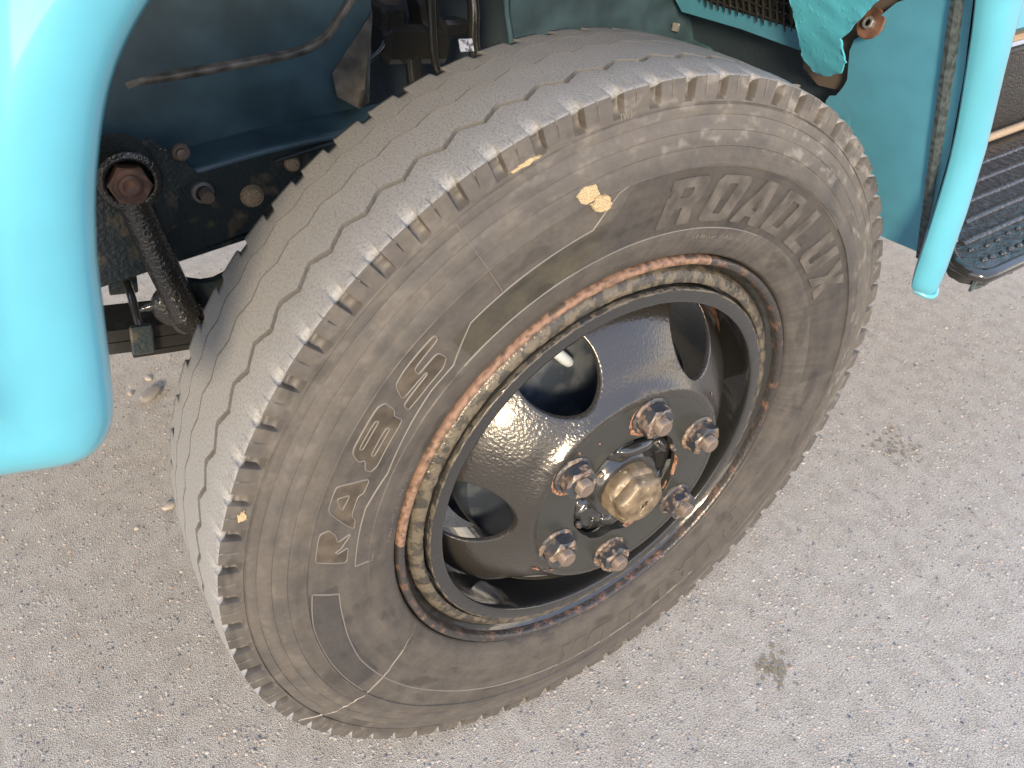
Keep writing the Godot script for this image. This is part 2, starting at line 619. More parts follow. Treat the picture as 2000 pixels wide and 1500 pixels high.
# ---------------------------------------------------------------- ground
func build_ground() -> void:
	var pm := PlaneMesh.new()
	pm.size = Vector2(300, 300)
	var g := part("ground", pm, M.ground, self, false)
	g.set_meta("kind", "structure")
	g.set_meta("label", "pale grey pebbly concrete paving under the truck")

	# aggregate showing through the worn surface
	var kinds := []
	for k in 3:
		var s := SphereMesh.new()
		s.radius = 0.5
		s.height = 1.0
		s.radial_segments = 7 + k
		s.rings = 4
		kinds.append(s)
	var cols := [Vector3(0.35, 0.31, 0.255), Vector3(0.40, 0.35, 0.285), Vector3(0.30, 0.27, 0.23), Vector3(0.40, 0.36, 0.30), Vector3(0.25, 0.23, 0.205), Vector3(0.38, 0.30, 0.235), Vector3(0.185, 0.175, 0.165), Vector3(0.115, 0.118, 0.122), Vector3(0.36, 0.265, 0.195)]
	for k in 3:
		var n := 62000
		var mm := MultiMesh.new()
		mm.transform_format = MultiMesh.TRANSFORM_3D
		mm.use_colors = true
		mm.mesh = kinds[k]
		mm.instance_count = n
		for i in n:
			var x := rng.randf_range(-1.15, 1.95)
			var z := rng.randf_range(-1.75, 0.75)
			var big := pow(rng.randf(), 3.0)
			var d := lerpf(0.0024, 0.0078, big) * (1.5 if rng.randf() < 0.015 else 1.0)
			var sq := rng.randf_range(0.55, 1.0)
			var b := Basis(Vector3.UP, rng.randf() * TAU).scaled_local(Vector3(d, d * rng.randf_range(0.5, 0.8), d * sq))
			b = Basis(Vector3(rng.randf_range(-1, 1), 0, rng.randf_range(-1, 1)).normalized(), rng.randf_range(0, 0.35)) * b
			mm.set_instance_transform(i, Transform3D(b, Vector3(x, -d * rng.randf_range(0.08, 0.30), z)))
			var c: Vector3 = cols[int(pow(rng.randf(), 1.35) * 8.99)]
			c *= rng.randf_range(0.85, 1.12)
			mm.set_instance_color(i, Color(c.x * 1.05, c.y * 1.09, c.z * 1.16))
		var o := MultiMeshInstance3D.new()
		o.name = "ground_pebbles"
		o.multimesh = mm
		o.material_override = M.pebble
		o.set_meta("kind", "stuff")
		o.set_meta("label", "small mixed pebbles set in the concrete surface")
		add_child(o, true)

	# loose bits lying on it
	var bits := [[-0.432, -1.06, 0.030, "largest loose grey stone on the ground left of the tyre", "stone"], [-0.424, -1.123, 0.011, "small pale chip on the ground just above the largest loose stone", "stone chip"], [-0.478, -0.701, 0.013, "pale chip on the ground nearest the lower left tread", "stone chip"], [-0.47, -1.09, 0.009, "tiny pale chip on the ground left of the largest loose stone", "stone chip"]]
	for i in bits.size():
		var b: Array = bits[i]
		var o := part("loose_stone" if i == 0 else "stone_chip", pebble_mesh(b[2], 90 + i), M.stone if i == 0 else M.scuff, self, false)
		o.position = Vector3(b[0], b[2] * 0.15, b[1])
		o.rotation.y = 0.7 + i * 1.3
		o.set_meta("label", b[3])
		o.set_meta("category", b[4])

	# oil marks
	var st := start()
	for sp in [[0.255, 0.160, 0.030], [0.84, -0.06, 0.048]]:
		for k in 70:
			var c := Vector2(sp[0] + rng.randfn(0, sp[2] * 0.5), sp[1] + rng.randfn(0, sp[2] * 0.5))
			var rr := rng.randf_range(0.0014, 0.0058)
			var cc := Vector3(c.x, 0.0008 + k * 0.00002, c.y)
			for j in 9:
				var a0 := TAU * j / 9
				var a1 := TAU * (j + 1) / 9
				var p0 := rr * (0.7 + 0.5 * wob.get_noise_2d(a0 * 2.0 + k, sp[0] * 9))
				var p1 := rr * (0.7 + 0.5 * wob.get_noise_2d(fmod(a1, TAU) * 2.0 + k, sp[0] * 9))
				st.set_smooth_group(1)
				st.add_vertex(cc)
				st.add_vertex(cc + Vector3(cos(a0) * p0, 0, sin(a0) * p0))
				st.add_vertex(cc + Vector3(cos(a1) * p1, 0, sin(a1) * p1))
	var sm := mat("oil_mark", lin(0.21, 0.175, 0.12), 0.8)
	var so := part("ground_stain", done(st), sm, self, false)
	so.set_meta("kind", "structure")


func pebble_mesh(r: float, sd: int) -> ArrayMesh:
	var st := start()
	var rows := []
	for i in 9:
		var t := PI * i / 8
		var row := PackedVector3Array()
		for j in 14:
			var a := TAU * j / 14
			var d := Vector3(sin(t) * cos(a), cos(t), sin(t) * sin(a))
			var k := 1.0 + 0.35 * wob.get_noise_3d(d.x * 1.4 + sd, d.y * 1.4, d.z * 1.4)
			row.append(Vector3(d.x * r * k, d.y * r * 0.42 * k, d.z * r * 0.62 * k))
		rows.append(row)
	grid(st, rows, [], true)
	return done(st)


# ---------------------------------------------------------------- tyre
# outer sidewall: z at a radius
func side_z(r: float) -> float:
	const R := [0.281, 0.285, 0.295, 0.3165, 0.36, 0.383, 0.3975, 0.41, 0.424, 0.4365, 0.446, 0.459]
	const Z := [-0.005, 0.000, 0.0055, 0.0105, 0.0142, 0.0137, 0.0112, 0.0085, 0.005, 0.0022, 0.0012, -0.001]
	for i in R.size() - 1:
		if r < R[i + 1]:
			return lerpf(Z[i], Z[i + 1], clampf((r - R[i]) / (R[i + 1] - R[i]), 0, 1))
	return Z[-1]


func on_side(deg: float, r: float, h: float) -> Vector3:
	var a := deg_to_rad(deg)
	return Vector3(r * cos(a), r * sin(a), side_z(r) + h)


func build_tyre() -> void:
	# angles sampled in every pitch: one shoulder slot at 0, one sipe at 2.55 degrees
	var local := [-0.80, -0.76, -0.66, -0.54, 0.0, 0.54, 0.66, 0.76, 0.80, 1.25, 1.6, 1.95, 2.3, 2.50, 2.535, 2.575, 2.61, 2.85, 3.2, 3.55]
	var slot := [0.0, 0.10, 0.92, 1.0, 1.03, 1.0, 0.92, 0.10, 0.0]
	var ang := []
	var inf := []
	for p in PITCHES:
		for k in local.size():
			ang.append(deg_to_rad(p * 5.0 - 0.15 + local[k]))
			inf.append([slot[k] if k < 9 else 0.0, 1.0 if k in [14, 15] else 0.0, p, local[k]])
	var n := ang.size()
	var deep := []
	for p in PITCHES:
		deep.append(rng.randf_range(0.8, 1.15))
	# tread: rows of (z, drop) from the inner edge to the outer one
	var spec := [
		[-0.166, 0.062, 0], [-0.170, 0.030, 0], [-0.1705, 0.012, 1], [-0.169, 0.0, 2], [-0.163, -0.0008, 3], [-0.150, -0.002, 0],
		[-0.1331, 0.0, 10], [-0.1327, 0.005, 11], [-0.1315, 0.005, 11], [-0.1311, 0.0, 10],
		[-0.122, -0.0036, 0], [-0.110, -0.004, 0],
		[-0.0967, 0.0, 20], [-0.0962, 0.006, 21], [-0.0948, 0.006, 21], [-0.0943, 0.0, 20],
		[-0.083, -0.0046, 0], [-0.070, -0.0044, 0],
		[-0.0520, 0.0, 30], [-0.0510, 0.007, 31], [-0.0470, 0.007, 31], [-0.0458, 0.0, 30],
		[-0.034, -0.0036, 0], [-0.020, -0.0022, 0], [-0.0125, -0.0015, 4], [-0.0065, -0.0008, 5], [-0.0015, -0.0002, 6], [-0.0008, 0.0004, 7]]
	var rows := []
	for s in spec:
		var row := PackedVector3Array()
		row.resize(n)
		var kind: int = s[2]
		for j in n:
			var f: Array = inf[j]
			var sl: float = f[0] * deep[f[2]]
			var si: float = f[1]
			var th: float = f[3]
			var z: float = s[0]
			var drop: float = s[1]
			# zigzag of a groove: low near the sipe, high near the slot
			var zig := 1.0 - absf(fposmod(th - 0.05, 5.0) - 2.5) / 2.5
			var a: float = ang[j]
			if kind >= 10:
				var amp := 0.0035 if kind < 20 else (0.0034 if kind < 30 else 0.0052)
				z += (zig - 0.5) * 2.0 * amp
				var rag := wob.get_noise_3d(cos(a) * 90.0, sin(a) * 90.0, s[0] * 700.0) * (0.0012 if kind == 30 else 0.0008)
				z += rag if kind % 10 == 0 else 0.0
				if kind % 10 == 0:
					drop = -0.0046 * (1.0 - pow((z + 0.085) / 0.084, 2.0))
				if kind < 30 and kind % 10 == 1:
					drop *= 0.7 + 0.6 * absf(wob.get_noise_3d(cos(a) * 14.0, sin(a) * 14.0, kind))
			elif kind == 1:
				z += 0.006 * sl * 1.2
			elif kind == 2:
				z += 0.007 * sl
				drop += 0.004 * sl
			elif kind == 3:
				drop += 0.002 * sl
			elif kind == 4:
				drop += 0.0012 * sl
			elif kind == 5:
				drop += 0.0042 * sl + 0.0035 * si
			elif kind == 6:
				z -= 0.0070 * sl
				drop += 0.0072 * sl + 0.0045 * si
			elif kind == 7:
				z -= 0.0088 * sl
				drop += 0.0085 * sl + 0.005 * si
			if kind == 0 or kind == 4 or kind == 5:
				drop += wob.get_noise_3d(cos(a) * 11.0, sin(a) * 11.0, z * 30.0) * 0.0007
			var r := 0.4592 - drop
			row[j] = Vector3(r * cos(a), r * sin(a), z)
		rows.append(row)
	var groups := []
	for i in spec.size() - 1:
		var pair: int = spec[i][2] + spec[i + 1][2]
		groups.append(40 + i if spec[i][2] % 10 == 1 and spec[i][2] >= 10 or spec[i + 1][2] >= 10 and spec[i + 1][2] % 10 == 1 else 1 + (0 if i < 12 else 0))
	var st := start()
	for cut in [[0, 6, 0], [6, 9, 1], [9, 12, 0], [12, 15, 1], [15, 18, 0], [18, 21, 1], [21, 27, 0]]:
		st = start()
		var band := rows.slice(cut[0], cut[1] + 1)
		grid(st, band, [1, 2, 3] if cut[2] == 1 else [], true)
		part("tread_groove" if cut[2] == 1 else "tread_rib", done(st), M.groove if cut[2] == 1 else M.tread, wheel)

	# shoulder: from the tread edge down to the first sidewall line; slots end in it
	var rs := [0.4588, 0.4535, 0.4475, 0.4425, 0.4402, 0.4388, 0.4372, 0.4365]
	var dz := [1.0, 1.0, 1.0, 0.95, 0.55, 0.0, 0.0, 0.0]
	var srows := []
	for i in rs.size():
		var row := PackedVector3Array()
		for j in n + 1:
			var f: Array = inf[j % n]
			var sl: float = f[0] * deep[f[2]]
			var a: float = ang[j % n]
			var r: float = rs[i]
			var z: float = side_z(r) - 0.0088 * dz[i] * sl
			if i == 0:
				r -= 0.0085 * sl + 0.005 * f[1]
			elif i < 3:
				z -= 0.004 * f[1]
			if i == 7:
				z -= 0.0012
			z += wob.get_noise_3d(cos(a) * 13.0, sin(a) * 13.0, r * 50.0) * 0.0006
			row.append(Vector3(r * cos(a), r * sin(a), z))
		srows.append(row)
	st = start()
	var sg := [1, 1, 1, 1, 1, 2, 3]
	for i in rs.size() - 1:
		for j in n:
			var u0: float = fposmod(ang[j], TAU) / TAU
			var u1 := u0 + fposmod(ang[(j + 1) % n] - ang[j], TAU) / TAU
			var v0: float = (rs[i] - 0.28) / 0.18
			var v1: float = (rs[i + 1] - 0.28) / 0.18
			var lk := j % 20
			st.set_smooth_group(sg[i] if lk > 7 or i > 4 else (20 + lk / 6 * 2 if lk in [0, 1, 6, 7] else 30))
			for t in [[srows[i][j], u0, v0], [srows[i][j + 1], u1, v0], [srows[i + 1][j + 1], u1, v1], [srows[i][j], u0, v0], [srows[i + 1][j + 1], u1, v1], [srows[i + 1][j], u0, v1]]:
				st.set_uv(Vector2(t[1], t[2]))
				st.add_vertex(t[0])
	part("tyre_shoulder", done(st), M.side, wheel)

	# sidewall with its stepped ribs
	var pr := PackedVector2Array()
	for q in [[0.4365, -0.0012], [0.4358, -0.0010], [0.4350, 0.0006], [0.4290, 0.0005], [0.4268, 0.0002], [0.4262, -0.0005], [0.4200, 0.0004], [0.4140, 0.0002], [0.4132, -0.0005], [0.4070, 0.0003], [0.4002, 0.0002], [0.3994, -0.0005], [0.3930, 0.0002], [0.3842, 0.0003], [0.3836, 0.0009], [0.3824, 0.0009], [0.3818, -0.0009], [0.3780, -0.0010], [0.3680, -0.0010], [0.3580, -0.0010], [0.3480, -0.0010], [0.3380, -0.0010], [0.3280, -0.0010], [0.3190, -0.0010], [0.3178, -0.0002], [0.3165, 0.0000], [0.3090, 0.0002], [0.3010, 0.0002], [0.2950, 0.0000], [0.2900, 0.0000], [0.2868, 0.0006], [0.2850, -0.0004], [0.2830, -0.004], [0.2812, -0.012], [0.281, -0.03]]:
		pr.append(Vector2(q[0], side_z(q[0]) + q[1]))
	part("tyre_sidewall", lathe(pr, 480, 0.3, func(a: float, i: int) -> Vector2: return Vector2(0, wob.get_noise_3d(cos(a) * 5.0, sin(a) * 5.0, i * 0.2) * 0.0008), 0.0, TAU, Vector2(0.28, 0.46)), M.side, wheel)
	# the side towards the truck
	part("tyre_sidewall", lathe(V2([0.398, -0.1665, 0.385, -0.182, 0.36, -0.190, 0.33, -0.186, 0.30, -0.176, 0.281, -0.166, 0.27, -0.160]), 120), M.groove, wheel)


# ---------------------------------------------------------------- raised marks on the tyre
func ridge(st: SurfaceTool, pts: PackedVector2Array, half: float, h: float) -> void:
	# pts are (degrees, radius); a low rounded bead along them
	var fine := PackedVector2Array()
	for i in pts.size() - 1:
		var l := Vector2(deg_to_rad(pts[i].x) * 0.36, pts[i].y).distance_to(Vector2(deg_to_rad(pts[i + 1].x) * 0.36, pts[i + 1].y))
		var n := maxi(1, int(ceil(l / 0.006)))
		for k in n:
			fine.append(pts[i].lerp(pts[i + 1], float(k) / n))
	fine.append(pts[-1])
	var rows := [PackedVector3Array(), PackedVector3Array(), PackedVector3Array(), PackedVector3Array()]
	for i in fine.size():
		var a := fine[maxi(i - 1, 0)]
		var b := fine[mini(i + 1, fine.size() - 1)]
		var d := Vector2(deg_to_rad(b.x - a.x) * fine[i].y, b.y - a.y).normalized()
		var nrm := Vector2(-d.y, d.x)
		for k in 4:
			var o: float = [-1.0, -0.4, 0.4, 1.0][k] * half
			var r := fine[i].y + nrm.y * o
			var t := fine[i].x + rad_to_deg(nrm.x * o / fine[i].y)
			rows[k].append(on_side(t, r, h if k in [1, 2] else -0.0013))
	grid(st, rows, [1, 1, 1])


func round_path(pts: Array, closed := true, cut := 0.3) -> PackedVector2Array:
	# knocks the corners off an outline of [deg, r] pairs
	var o := PackedVector2Array()
	var n := pts.size()
	for i in n:
		var p := Vector2(pts[i][0], pts[i][1])
		if not closed and (i == 0 or i == n - 1):
			o.append(p)
			continue
		var a := Vector2(pts[(i + n - 1) % n][0], pts[(i + n - 1) % n][1])
		var b := Vector2(pts[(i + 1) % n][0], pts[(i + 1) % n][1])
		var pa := p.lerp(a, cut)
		var pb := p.lerp(b, cut)
		for k in 4:
			var t := k / 3.0
			o.append(pa.lerp(p, t).lerp(p.lerp(pb, t), t))
	return o


# a letter drawn in a box (x 0..1 along the turn, y 0..1 outwards), slanted, set at an angle on the sidewall
func letter(strokes: Array, deg: float, wide: float, r0: float, r1: float, slant: float, top: float, m: Material, clockwise := true) -> void:
	var st := start()
	for s in strokes:
		var poly := PackedVector2Array()
		for i in range(0, s.size(), 2):
			var y: float = s[i + 1]
			var x: float = s[i] * wide + slant * y
			poly.append(Vector2(deg_to_rad(deg - x) * 0.35, lerpf(r0, r1, y)))
		sheet(st, poly, func(u: float, v: float, h: float) -> Vector3: return on_side(rad_to_deg(u / 0.35), v, h), top, -0.0016, 0.007, 0.005)
	part("raised_letter", done(st), m, wheel)


func build_letters() -> void:
	var R := [[0.0, 0.0, 0.34, 0.0, 0.34, 1.0, 0.0, 1.0, 0.0, 0.80, 0.06, 0.80, 0.06, 0.66, 0.0, 0.66], [0.34, 1.0, 0.92, 1.0, 1.0, 0.9, 1.0, 0.55, 0.86, 0.42, 1.0, 0.0, 0.62, 0.0, 0.55, 0.38, 0.34, 0.38, 0.34, 0.6, 0.62, 0.6, 0.66, 0.66, 0.66, 0.76, 0.62, 0.8, 0.34, 0.8]]
	var O := [[0.0, 0.08, 0.1, 0.0, 0.5, 0.0, 0.5, 0.17, 0.38, 0.17, 0.36, 0.22, 0.36, 0.78, 0.38, 0.83, 0.5, 0.83, 0.5, 1.0, 0.12, 1.0, 0.0, 0.88], [0.5, 0.0, 0.9, 0.0, 1.0, 0.1, 1.0, 0.92, 0.92, 1.0, 0.5, 1.0, 0.5, 0.83, 0.62, 0.83, 0.64, 0.78, 0.64, 0.22, 0.62, 0.17, 0.5, 0.17]]
	var A := [[0.0, 0.0, 0.32, 0.0, 0.38, 0.17, 0.62, 0.17, 0.62, 0.34, 0.43, 0.34, 0.5, 0.62, 0.5, 1.0, 0.34, 1.0], [0.5, 1.0, 0.5, 0.62, 0.62, 0.34, 0.62, 0.17, 0.67, 0.0, 1.0, 0.0, 0.72, 1.0]]
	var D := [[0.0, 0.0, 0.5, 0.0, 0.5, 0.17, 0.34, 0.17, 0.34, 0.83, 0.5, 0.83, 0.5, 1.0, 0.0, 1.0], [0.5, 0.0, 0.84, 0.0, 1.0, 0.14, 1.0, 0.86, 0.84, 1.0, 0.5, 1.0, 0.5, 0.83, 0.62, 0.83, 0.66, 0.78, 0.66, 0.22, 0.62, 0.17, 0.5, 0.17]]
	var L := [[0.0, 0.0, 1.0, 0.0, 1.0, 0.2, 0.36, 0.2, 0.36, 1.0, 0.0, 1.0]]
	var U := [[0.0, 0.12, 0.14, 0.0, 0.5, 0.0, 0.5, 0.18, 0.4, 0.18, 0.36, 0.24, 0.36, 1.0, 0.0, 1.0], [0.5, 0.0, 0.86, 0.0, 1.0, 0.12, 1.0, 1.0, 0.64, 1.0, 0.64, 0.24, 0.6, 0.18, 0.5, 0.18]]
	var X := [[0.0, 0.0, 0.38, 0.0, 0.5, 0.34, 0.62, 0.0, 1.0, 0.0, 0.68, 0.5, 0.98, 1.0, 0.62, 1.0, 0.5, 0.68, 0.38, 1.0, 0.02, 1.0, 0.32, 0.5]]
	var word := [[R, 88.2, 7.2], [O, 78.9, 7.2], [A, 70.4, 7.6], [D, 61.2, 7.4], [L, 51.6, 6.0], [U, 43.4, 7.2], [X, 34.6, 7.6]]
	for w in word:
		letter(w[0], w[1], w[2], 0.3258, 0.3735, 1.9, 0.0005, M.letter)
	# the same word once more across the wheel, where only faint marks of it can be seen
	for w in word:
		letter(w[0], w[1] + 232.0, w[2], 0.3258, 0.3735, 1.9, -0.0004, M.letter_ghost)

	# the size mark: filled brown figures with a thin raised outline
	var marks := [
		[[[0.3418, 161.65], [0.3548, 162.95], [0.3590, 161.2], [0.3670, 160.0], [0.3752, 160.5], [0.3748, 165.82], [0.3690, 166.3], [0.3423, 168.17], [0.3421, 164.72], [0.3529, 165.42], [0.3560, 165.0], [0.3500, 164.4]]],
		[[[0.3415, 150.83], [0.3728, 152.0], [0.3735, 153.4], [0.3730, 156.45], [0.3405, 160.95], [0.3415, 158.9], [0.3470, 157.9], [0.3470, 154.2], [0.3420, 153.6]]],
		[[[0.3400, 141.3], [0.3415, 139.8], [0.3520, 139.6], [0.3560, 138.6], [0.3693, 138.06], [0.3737, 139.0], [0.3735, 145.4], [0.3717, 146.5], [0.3627, 147.75], [0.3560, 147.4], [0.3510, 149.2], [0.3440, 149.5], [0.3400, 148.5]]],
		[[[0.3714, 135.22], [0.3735, 133.0], [0.3731, 126.93], [0.3667, 127.1], [0.3655, 132.2], [0.3575, 132.6], [0.3570, 128.6], [0.3443, 128.4], [0.3385, 129.94], [0.3395, 135.5], [0.3415, 138.17], [0.3500, 137.5], [0.3490, 132.0], [0.3520, 131.6], [0.3550, 136.82]]]]
	var holes := [[], [[[0.3690, 154.2], [0.3560, 153.6], [0.3590, 156.6]]], [[[0.3680, 141.0], [0.3640, 140.8], [0.3640, 145.6], [0.3680, 145.8]], [[0.3530, 141.6], [0.3480, 141.6], [0.3485, 146.6], [0.3530, 146.6]]], []]
	for i in marks.size():
		var st := start()
		var poly := PackedVector2Array()
		var swapped := []
		for q in marks[i][0]:
			swapped.append([q[1], q[0]])
		var outline := round_path(swapped, true, 0.22)
		for q in outline:
			poly.append(Vector2(deg_to_rad(q.x) * 0.35, q.y))
		sheet(st, poly, func(u: float, v: float, h: float) -> Vector3: return on_side(rad_to_deg(u / 0.35), v, h), -0.0006, -0.0016, 0.007, 0.005)
		part("raised_letter", done(st), M.letter_fill, wheel)
		st = start()
		var ring := outline.duplicate()
		ring.append(ring[0])
		ridge(st, ring, 0.0007, 0.0001)
		for hole in holes[i]:
			var sw := []
			for q in hole:
				sw.append([q[1], q[0]])
			var hr := round_path(sw, true, 0.25)
			hr.append(hr[0])
			ridge(st, hr, 0.0007, 0.0001)
		part("letter_outline", done(st), M.edge, wheel)

	# moulded borders of the lettering bands
	var st2 := start()
	for line in [
		[[0.3822, 40.0], [0.3822, 94.0], [0.3790, 95.8], [0.3541, 100.5], [0.3530, 110.0], [0.3521, 122.5], [0.3300, 128.8], [0.3315, 134.0], [0.3238, 150.0], [0.3333, 157.0], [0.3326, 170.0]],
		[[0.3770, 172.61], [0.3501, 175.0], [0.3510, 182.0], [0.3560, 195.0], [0.3560, 224.0], [0.3600, 243.0], [0.3637, 262.0], [0.3650, 300.0]],
		[[0.3770, 172.61], [0.3810, 180.0], [0.3815, 204.0]],
		[[0.3024, 152.0], [0.3120, 162.0], [0.3139, 170.2], [0.3326, 170.0]],
		[[0.3180, 60.0], [0.3180, 128.0]]]:
		var p := PackedVector2Array()
		for q in line:
			p.append(Vector2(q[1], q[0]))
		var curved := PackedVector2Array()
		for i in p.size() - 1:
			var k := maxi(1, int(absf(p[i + 1].x - p[i].x) / 2.0))
			for j in k:
				curved.append(p[i].lerp(p[i + 1], float(j) / k))
		curved.append(p[-1])
		ridge(st2, curved, 0.0009, -0.0001)
	part("moulded_border", done(st2), M.side_plain if M.has("side_plain") else M.edge, wheel)

	# mould seam, pale crack near the ground, wear mark
	st2 = start()
	ridge(st2, V2([116.6, 0.4420, 116.5, 0.4000, 116.35, 0.3535]), 0.0005, 0.0006)
	part("mould_seam", done(st2), M.edge, wheel)
	st2 = start()
	var crack := PackedVector2Array()
	for i in 16:
		var t := i / 15.0
		crack.append(Vector2(lerpf(202.0, 205.4, smoothstep(0.0, 0.5, t)) + rng.randf_range(-0.25, 0.25), lerpf(0.4560, 0.3860, t)))
	ridge(st2, crack, 0.0007, 0.0005)
	part("pale_crack", done(st2), M.scuff, wheel)
	st2 = start()
	crack = PackedVector2Array()
	for i in 16:
		var t := i / 15.0
		crack.append(Vector2(lerpf(205.4, 200.0, t * t) + rng.randf_range(-0.15, 0.15), lerpf(0.3840, 0.2900, t)))
	ridge(st2, crack, 0.0006, 0.0003)
	part("pale_crack", done(st2), M.edge, wheel)
	small_text("TWI", 94.0, 0.4395, 0.0062, M.edge)
	# worn-down remains of small print round the bead: only strokes of it are left
	st2 = start()
	for k in 46:
		var deg := 62.0 + k * 0.75 if k < 22 else 150.0 + (k - 22) * 0.75
		var rr := (0.3060 if k < 22 else 0.2935) + rng.randf_range(-0.0008, 0.0008)
		if k % 7 != 5:
			ridge(st2, V2([deg, rr, deg + rng.randf_range(-0.3, 0.3), rr + rng.randf_range(0.0025, 0.005)]), 0.0004, 0.0004)
	var worn := part("worn_print", done(st2), M.edge, wheel)
	worn.set_meta("kind", "stuff")

	# dried mud
	for c in [[[[97.4, 0.3735], [98.0, 0.3840], [99.6, 0.3868], [100.6, 0.3800], [100.2, 0.3740], [98.6, 0.3700]], 0.0028], [[[99.0, 0.3860], [99.4, 0.3965], [100.8, 0.3985], [102.4, 0.3945], [101.8, 0.3860], [100.2, 0.3800]], 0.0008], [[[105.0, 0.4395], [106.8, 0.4418], [109.0, 0.4412], [108.6, 0.4385], [106.6, 0.4380]], 0.0010], [[[156.2, 0.4440], [156.8, 0.4490], [157.8, 0.4480], [157.4, 0.4410]], 0.0008]]:
		var st := start()
		var poly := PackedVector2Array()
		for q in c[0]:
			poly.append(Vector2(deg_to_rad(q[0]) * 0.36, q[1]))
		var rag := PackedVector2Array()
		for i in poly.size():
			for k in 5:
				rag.append(poly[i].lerp(poly[(i + 1) % poly.size()], k / 5.0) + Vector2(rng.randf_range(-1, 1), rng.randf_range(-1, 1)) * 0.0007)
		var hh: float = c[1]
		sheet(st, rag, func(u: float, v: float, h: float) -> Vector3: return on_side(rad_to_deg(u / 0.36), v, h + (0.0 if h < 0.0 else 0.6 * hh * wob.get_noise_2d(u * 260.0, v * 260.0))), hh, -0.002, 0.002, 0.0015)
		part("dried_mud", done(st), M.mud, wheel)


func small_text(s: String, deg: float, r: float, size: float, m: Material) -> void:
	var tm := TextMesh.new()
	var f := SystemFont.new()
	f.font_names = PackedStringArray(["Droid Sans"])
	tm.font = f
	tm.text = s
	tm.font_size = 16
	tm.pixel_size = size / 12.0
	tm.depth = 0.0006
	var arr := tm.surface_get_arrays(0)
	var v: PackedVector3Array = arr[Mesh.ARRAY_VERTEX]
	var idx: PackedInt32Array = arr[Mesh.ARRAY_INDEX]
	var st := start()
	for i in idx:
		var p := v[i]
		st.set_smooth_group(4294967295)
		st.add_vertex(on_side(deg - rad_to_deg(p.x / r), r + p.y, p.z + 0.0001))
	part("raised_lettering", done(st), m, wheel)


# ---------------------------------------------------------------- rim
func build_rim() -> void:
	var lump := func(k: float) -> Callable:
		return func(a: float, i: int) -> Vector2: return Vector2(wob.get_noise_3d(cos(a) * 9.0, sin(a) * 9.0, i * 1.7), wob.get_noise_3d(cos(a) * 14.0, sin(a) * 14.0, 40.0 + i * 1.7)) * k
	# side ring: bare and rusty over the upper left, painted elsewhere
	var ringp := V2([0.2815, -0.016, 0.2826, -0.004, 0.2818, 0.001, 0.2798, 0.0032, 0.2768, 0.0036, 0.2742, 0.0022, 0.2726, -0.001, 0.2718, -0.008])
	part("side_ring", lathe(ringp, 150, 0.9, lump.call(0.00018), deg_to_rad(68), deg_to_rad(171)), M.rust_ring, wheel, true, "rusty bare stretch of the rim's side ring")
	part("side_ring", lathe(ringp, 360, 0.9, lump.call(0.0003), deg_to_rad(171), deg_to_rad(428)), M.worn_ring, wheel)
	part("ring_gutter", lathe(V2([0.2718, -0.008, 0.2690, -0.0125, 0.2665, -0.014, 0.2650, -0.017]), 360, 0.9, lump.call(0.0005)), M.enamel, wheel)
	part("lock_ring", lathe(V2([0.2652, -0.018, 0.2642, -0.0125, 0.2628, -0.0095, 0.2600, -0.0075, 0.2570, -0.0058, 0.2540, -0.0046, 0.2510, -0.0044, 0.2490, -0.0052, 0.2484, -0.0075, 0.2481, -0.017]), 720, 0.9, lump.call(0.0008)), M.lumpy, wheel)
	part("rim_base", lathe(V2([0.2446, -0.020, 0.2443, -0.0016, 0.2436, -0.0004, 0.2420, 0.0000, 0.2380, 0.0001, 0.2310, 0.0000, 0.2288, -0.0004, 0.2279, -0.0015, 0.2276, -0.0045, 0.2276, -0.009, 0.2300, -0.018, 0.2345, -0.045, 0.2365, -0.17]), 480, 0.9, func(a: float, i: int) -> Vector2: return Vector2(wob.get_noise_3d(cos(a) * 22.0, sin(a) * 22.0, i * 0.9), wob.get_noise_3d(cos(a) * 20.0, sin(a) * 20.0, 7.0 + i)) * (0.0010 if i in [1, 2, 3] else 0.00025)), M.enamel, wheel)
	part("chipped_edge", lathe(V2([0.2447, -0.006, 0.2448, -0.0022, 0.2442, -0.0002, 0.2434, 0.0003, 0.2424, 0.0000, 0.2420, -0.001]), 720, 0.9, lump.call(0.0011)), M.lumpy, wheel)
	part("rim_back", lathe(V2([0.2650, -0.0175, 0.2560, -0.0178, 0.2482, -0.0175, 0.2478, -0.026, 0.2446, -0.026, 0.2444, -0.017]), 180), M.enamel, wheel)
	part("rim_back", lathe(V2([0.2365, -0.16, 0.255, -0.165, 0.279, -0.168]), 120), M.enamel, wheel)
	# rust runs inside the barrel
	for c in [[20.0, 58.0, 0.05], [255.0, 300.0, 0.06]]:
		var st := start()
		var rows := [PackedVector3Array(), PackedVector3Array(), PackedVector3Array()]
		for j in 41:
			var a := deg_to_rad(lerpf(c[0], c[1], j / 40.0))
			var w := sin(PI * j / 40.0) * (0.6 + 0.4 * wob.get_noise_1d(j * 0.35))
			for k in 3:
				var z: float = -c[2] - 0.012 + (k - 1) * 0.013 * w
				var r := 0.2341
				rows[k].append(Vector3(r * cos(a), r * sin(a), z))
		grid(st, rows, [1, 1])
		part("rust_patch", done(st), M.rust_dark, wheel)


# ---------------------------------------------------------------- disc
const DR := [0.1280, 0.1335, 0.1382, 0.1425, 0.1470, 0.1525, 0.1600, 0.1700, 0.1820, 0.1950, 0.2080, 0.2190, 0.2270, 0.2320]
const DZ := [0.0330, 0.0337, 0.0326, 0.0278, 0.0232, 0.0180, 0.0118, 0.0040, -0.0058, -0.0170, -0.0300, -0.0440, -0.0600, -0.0760]


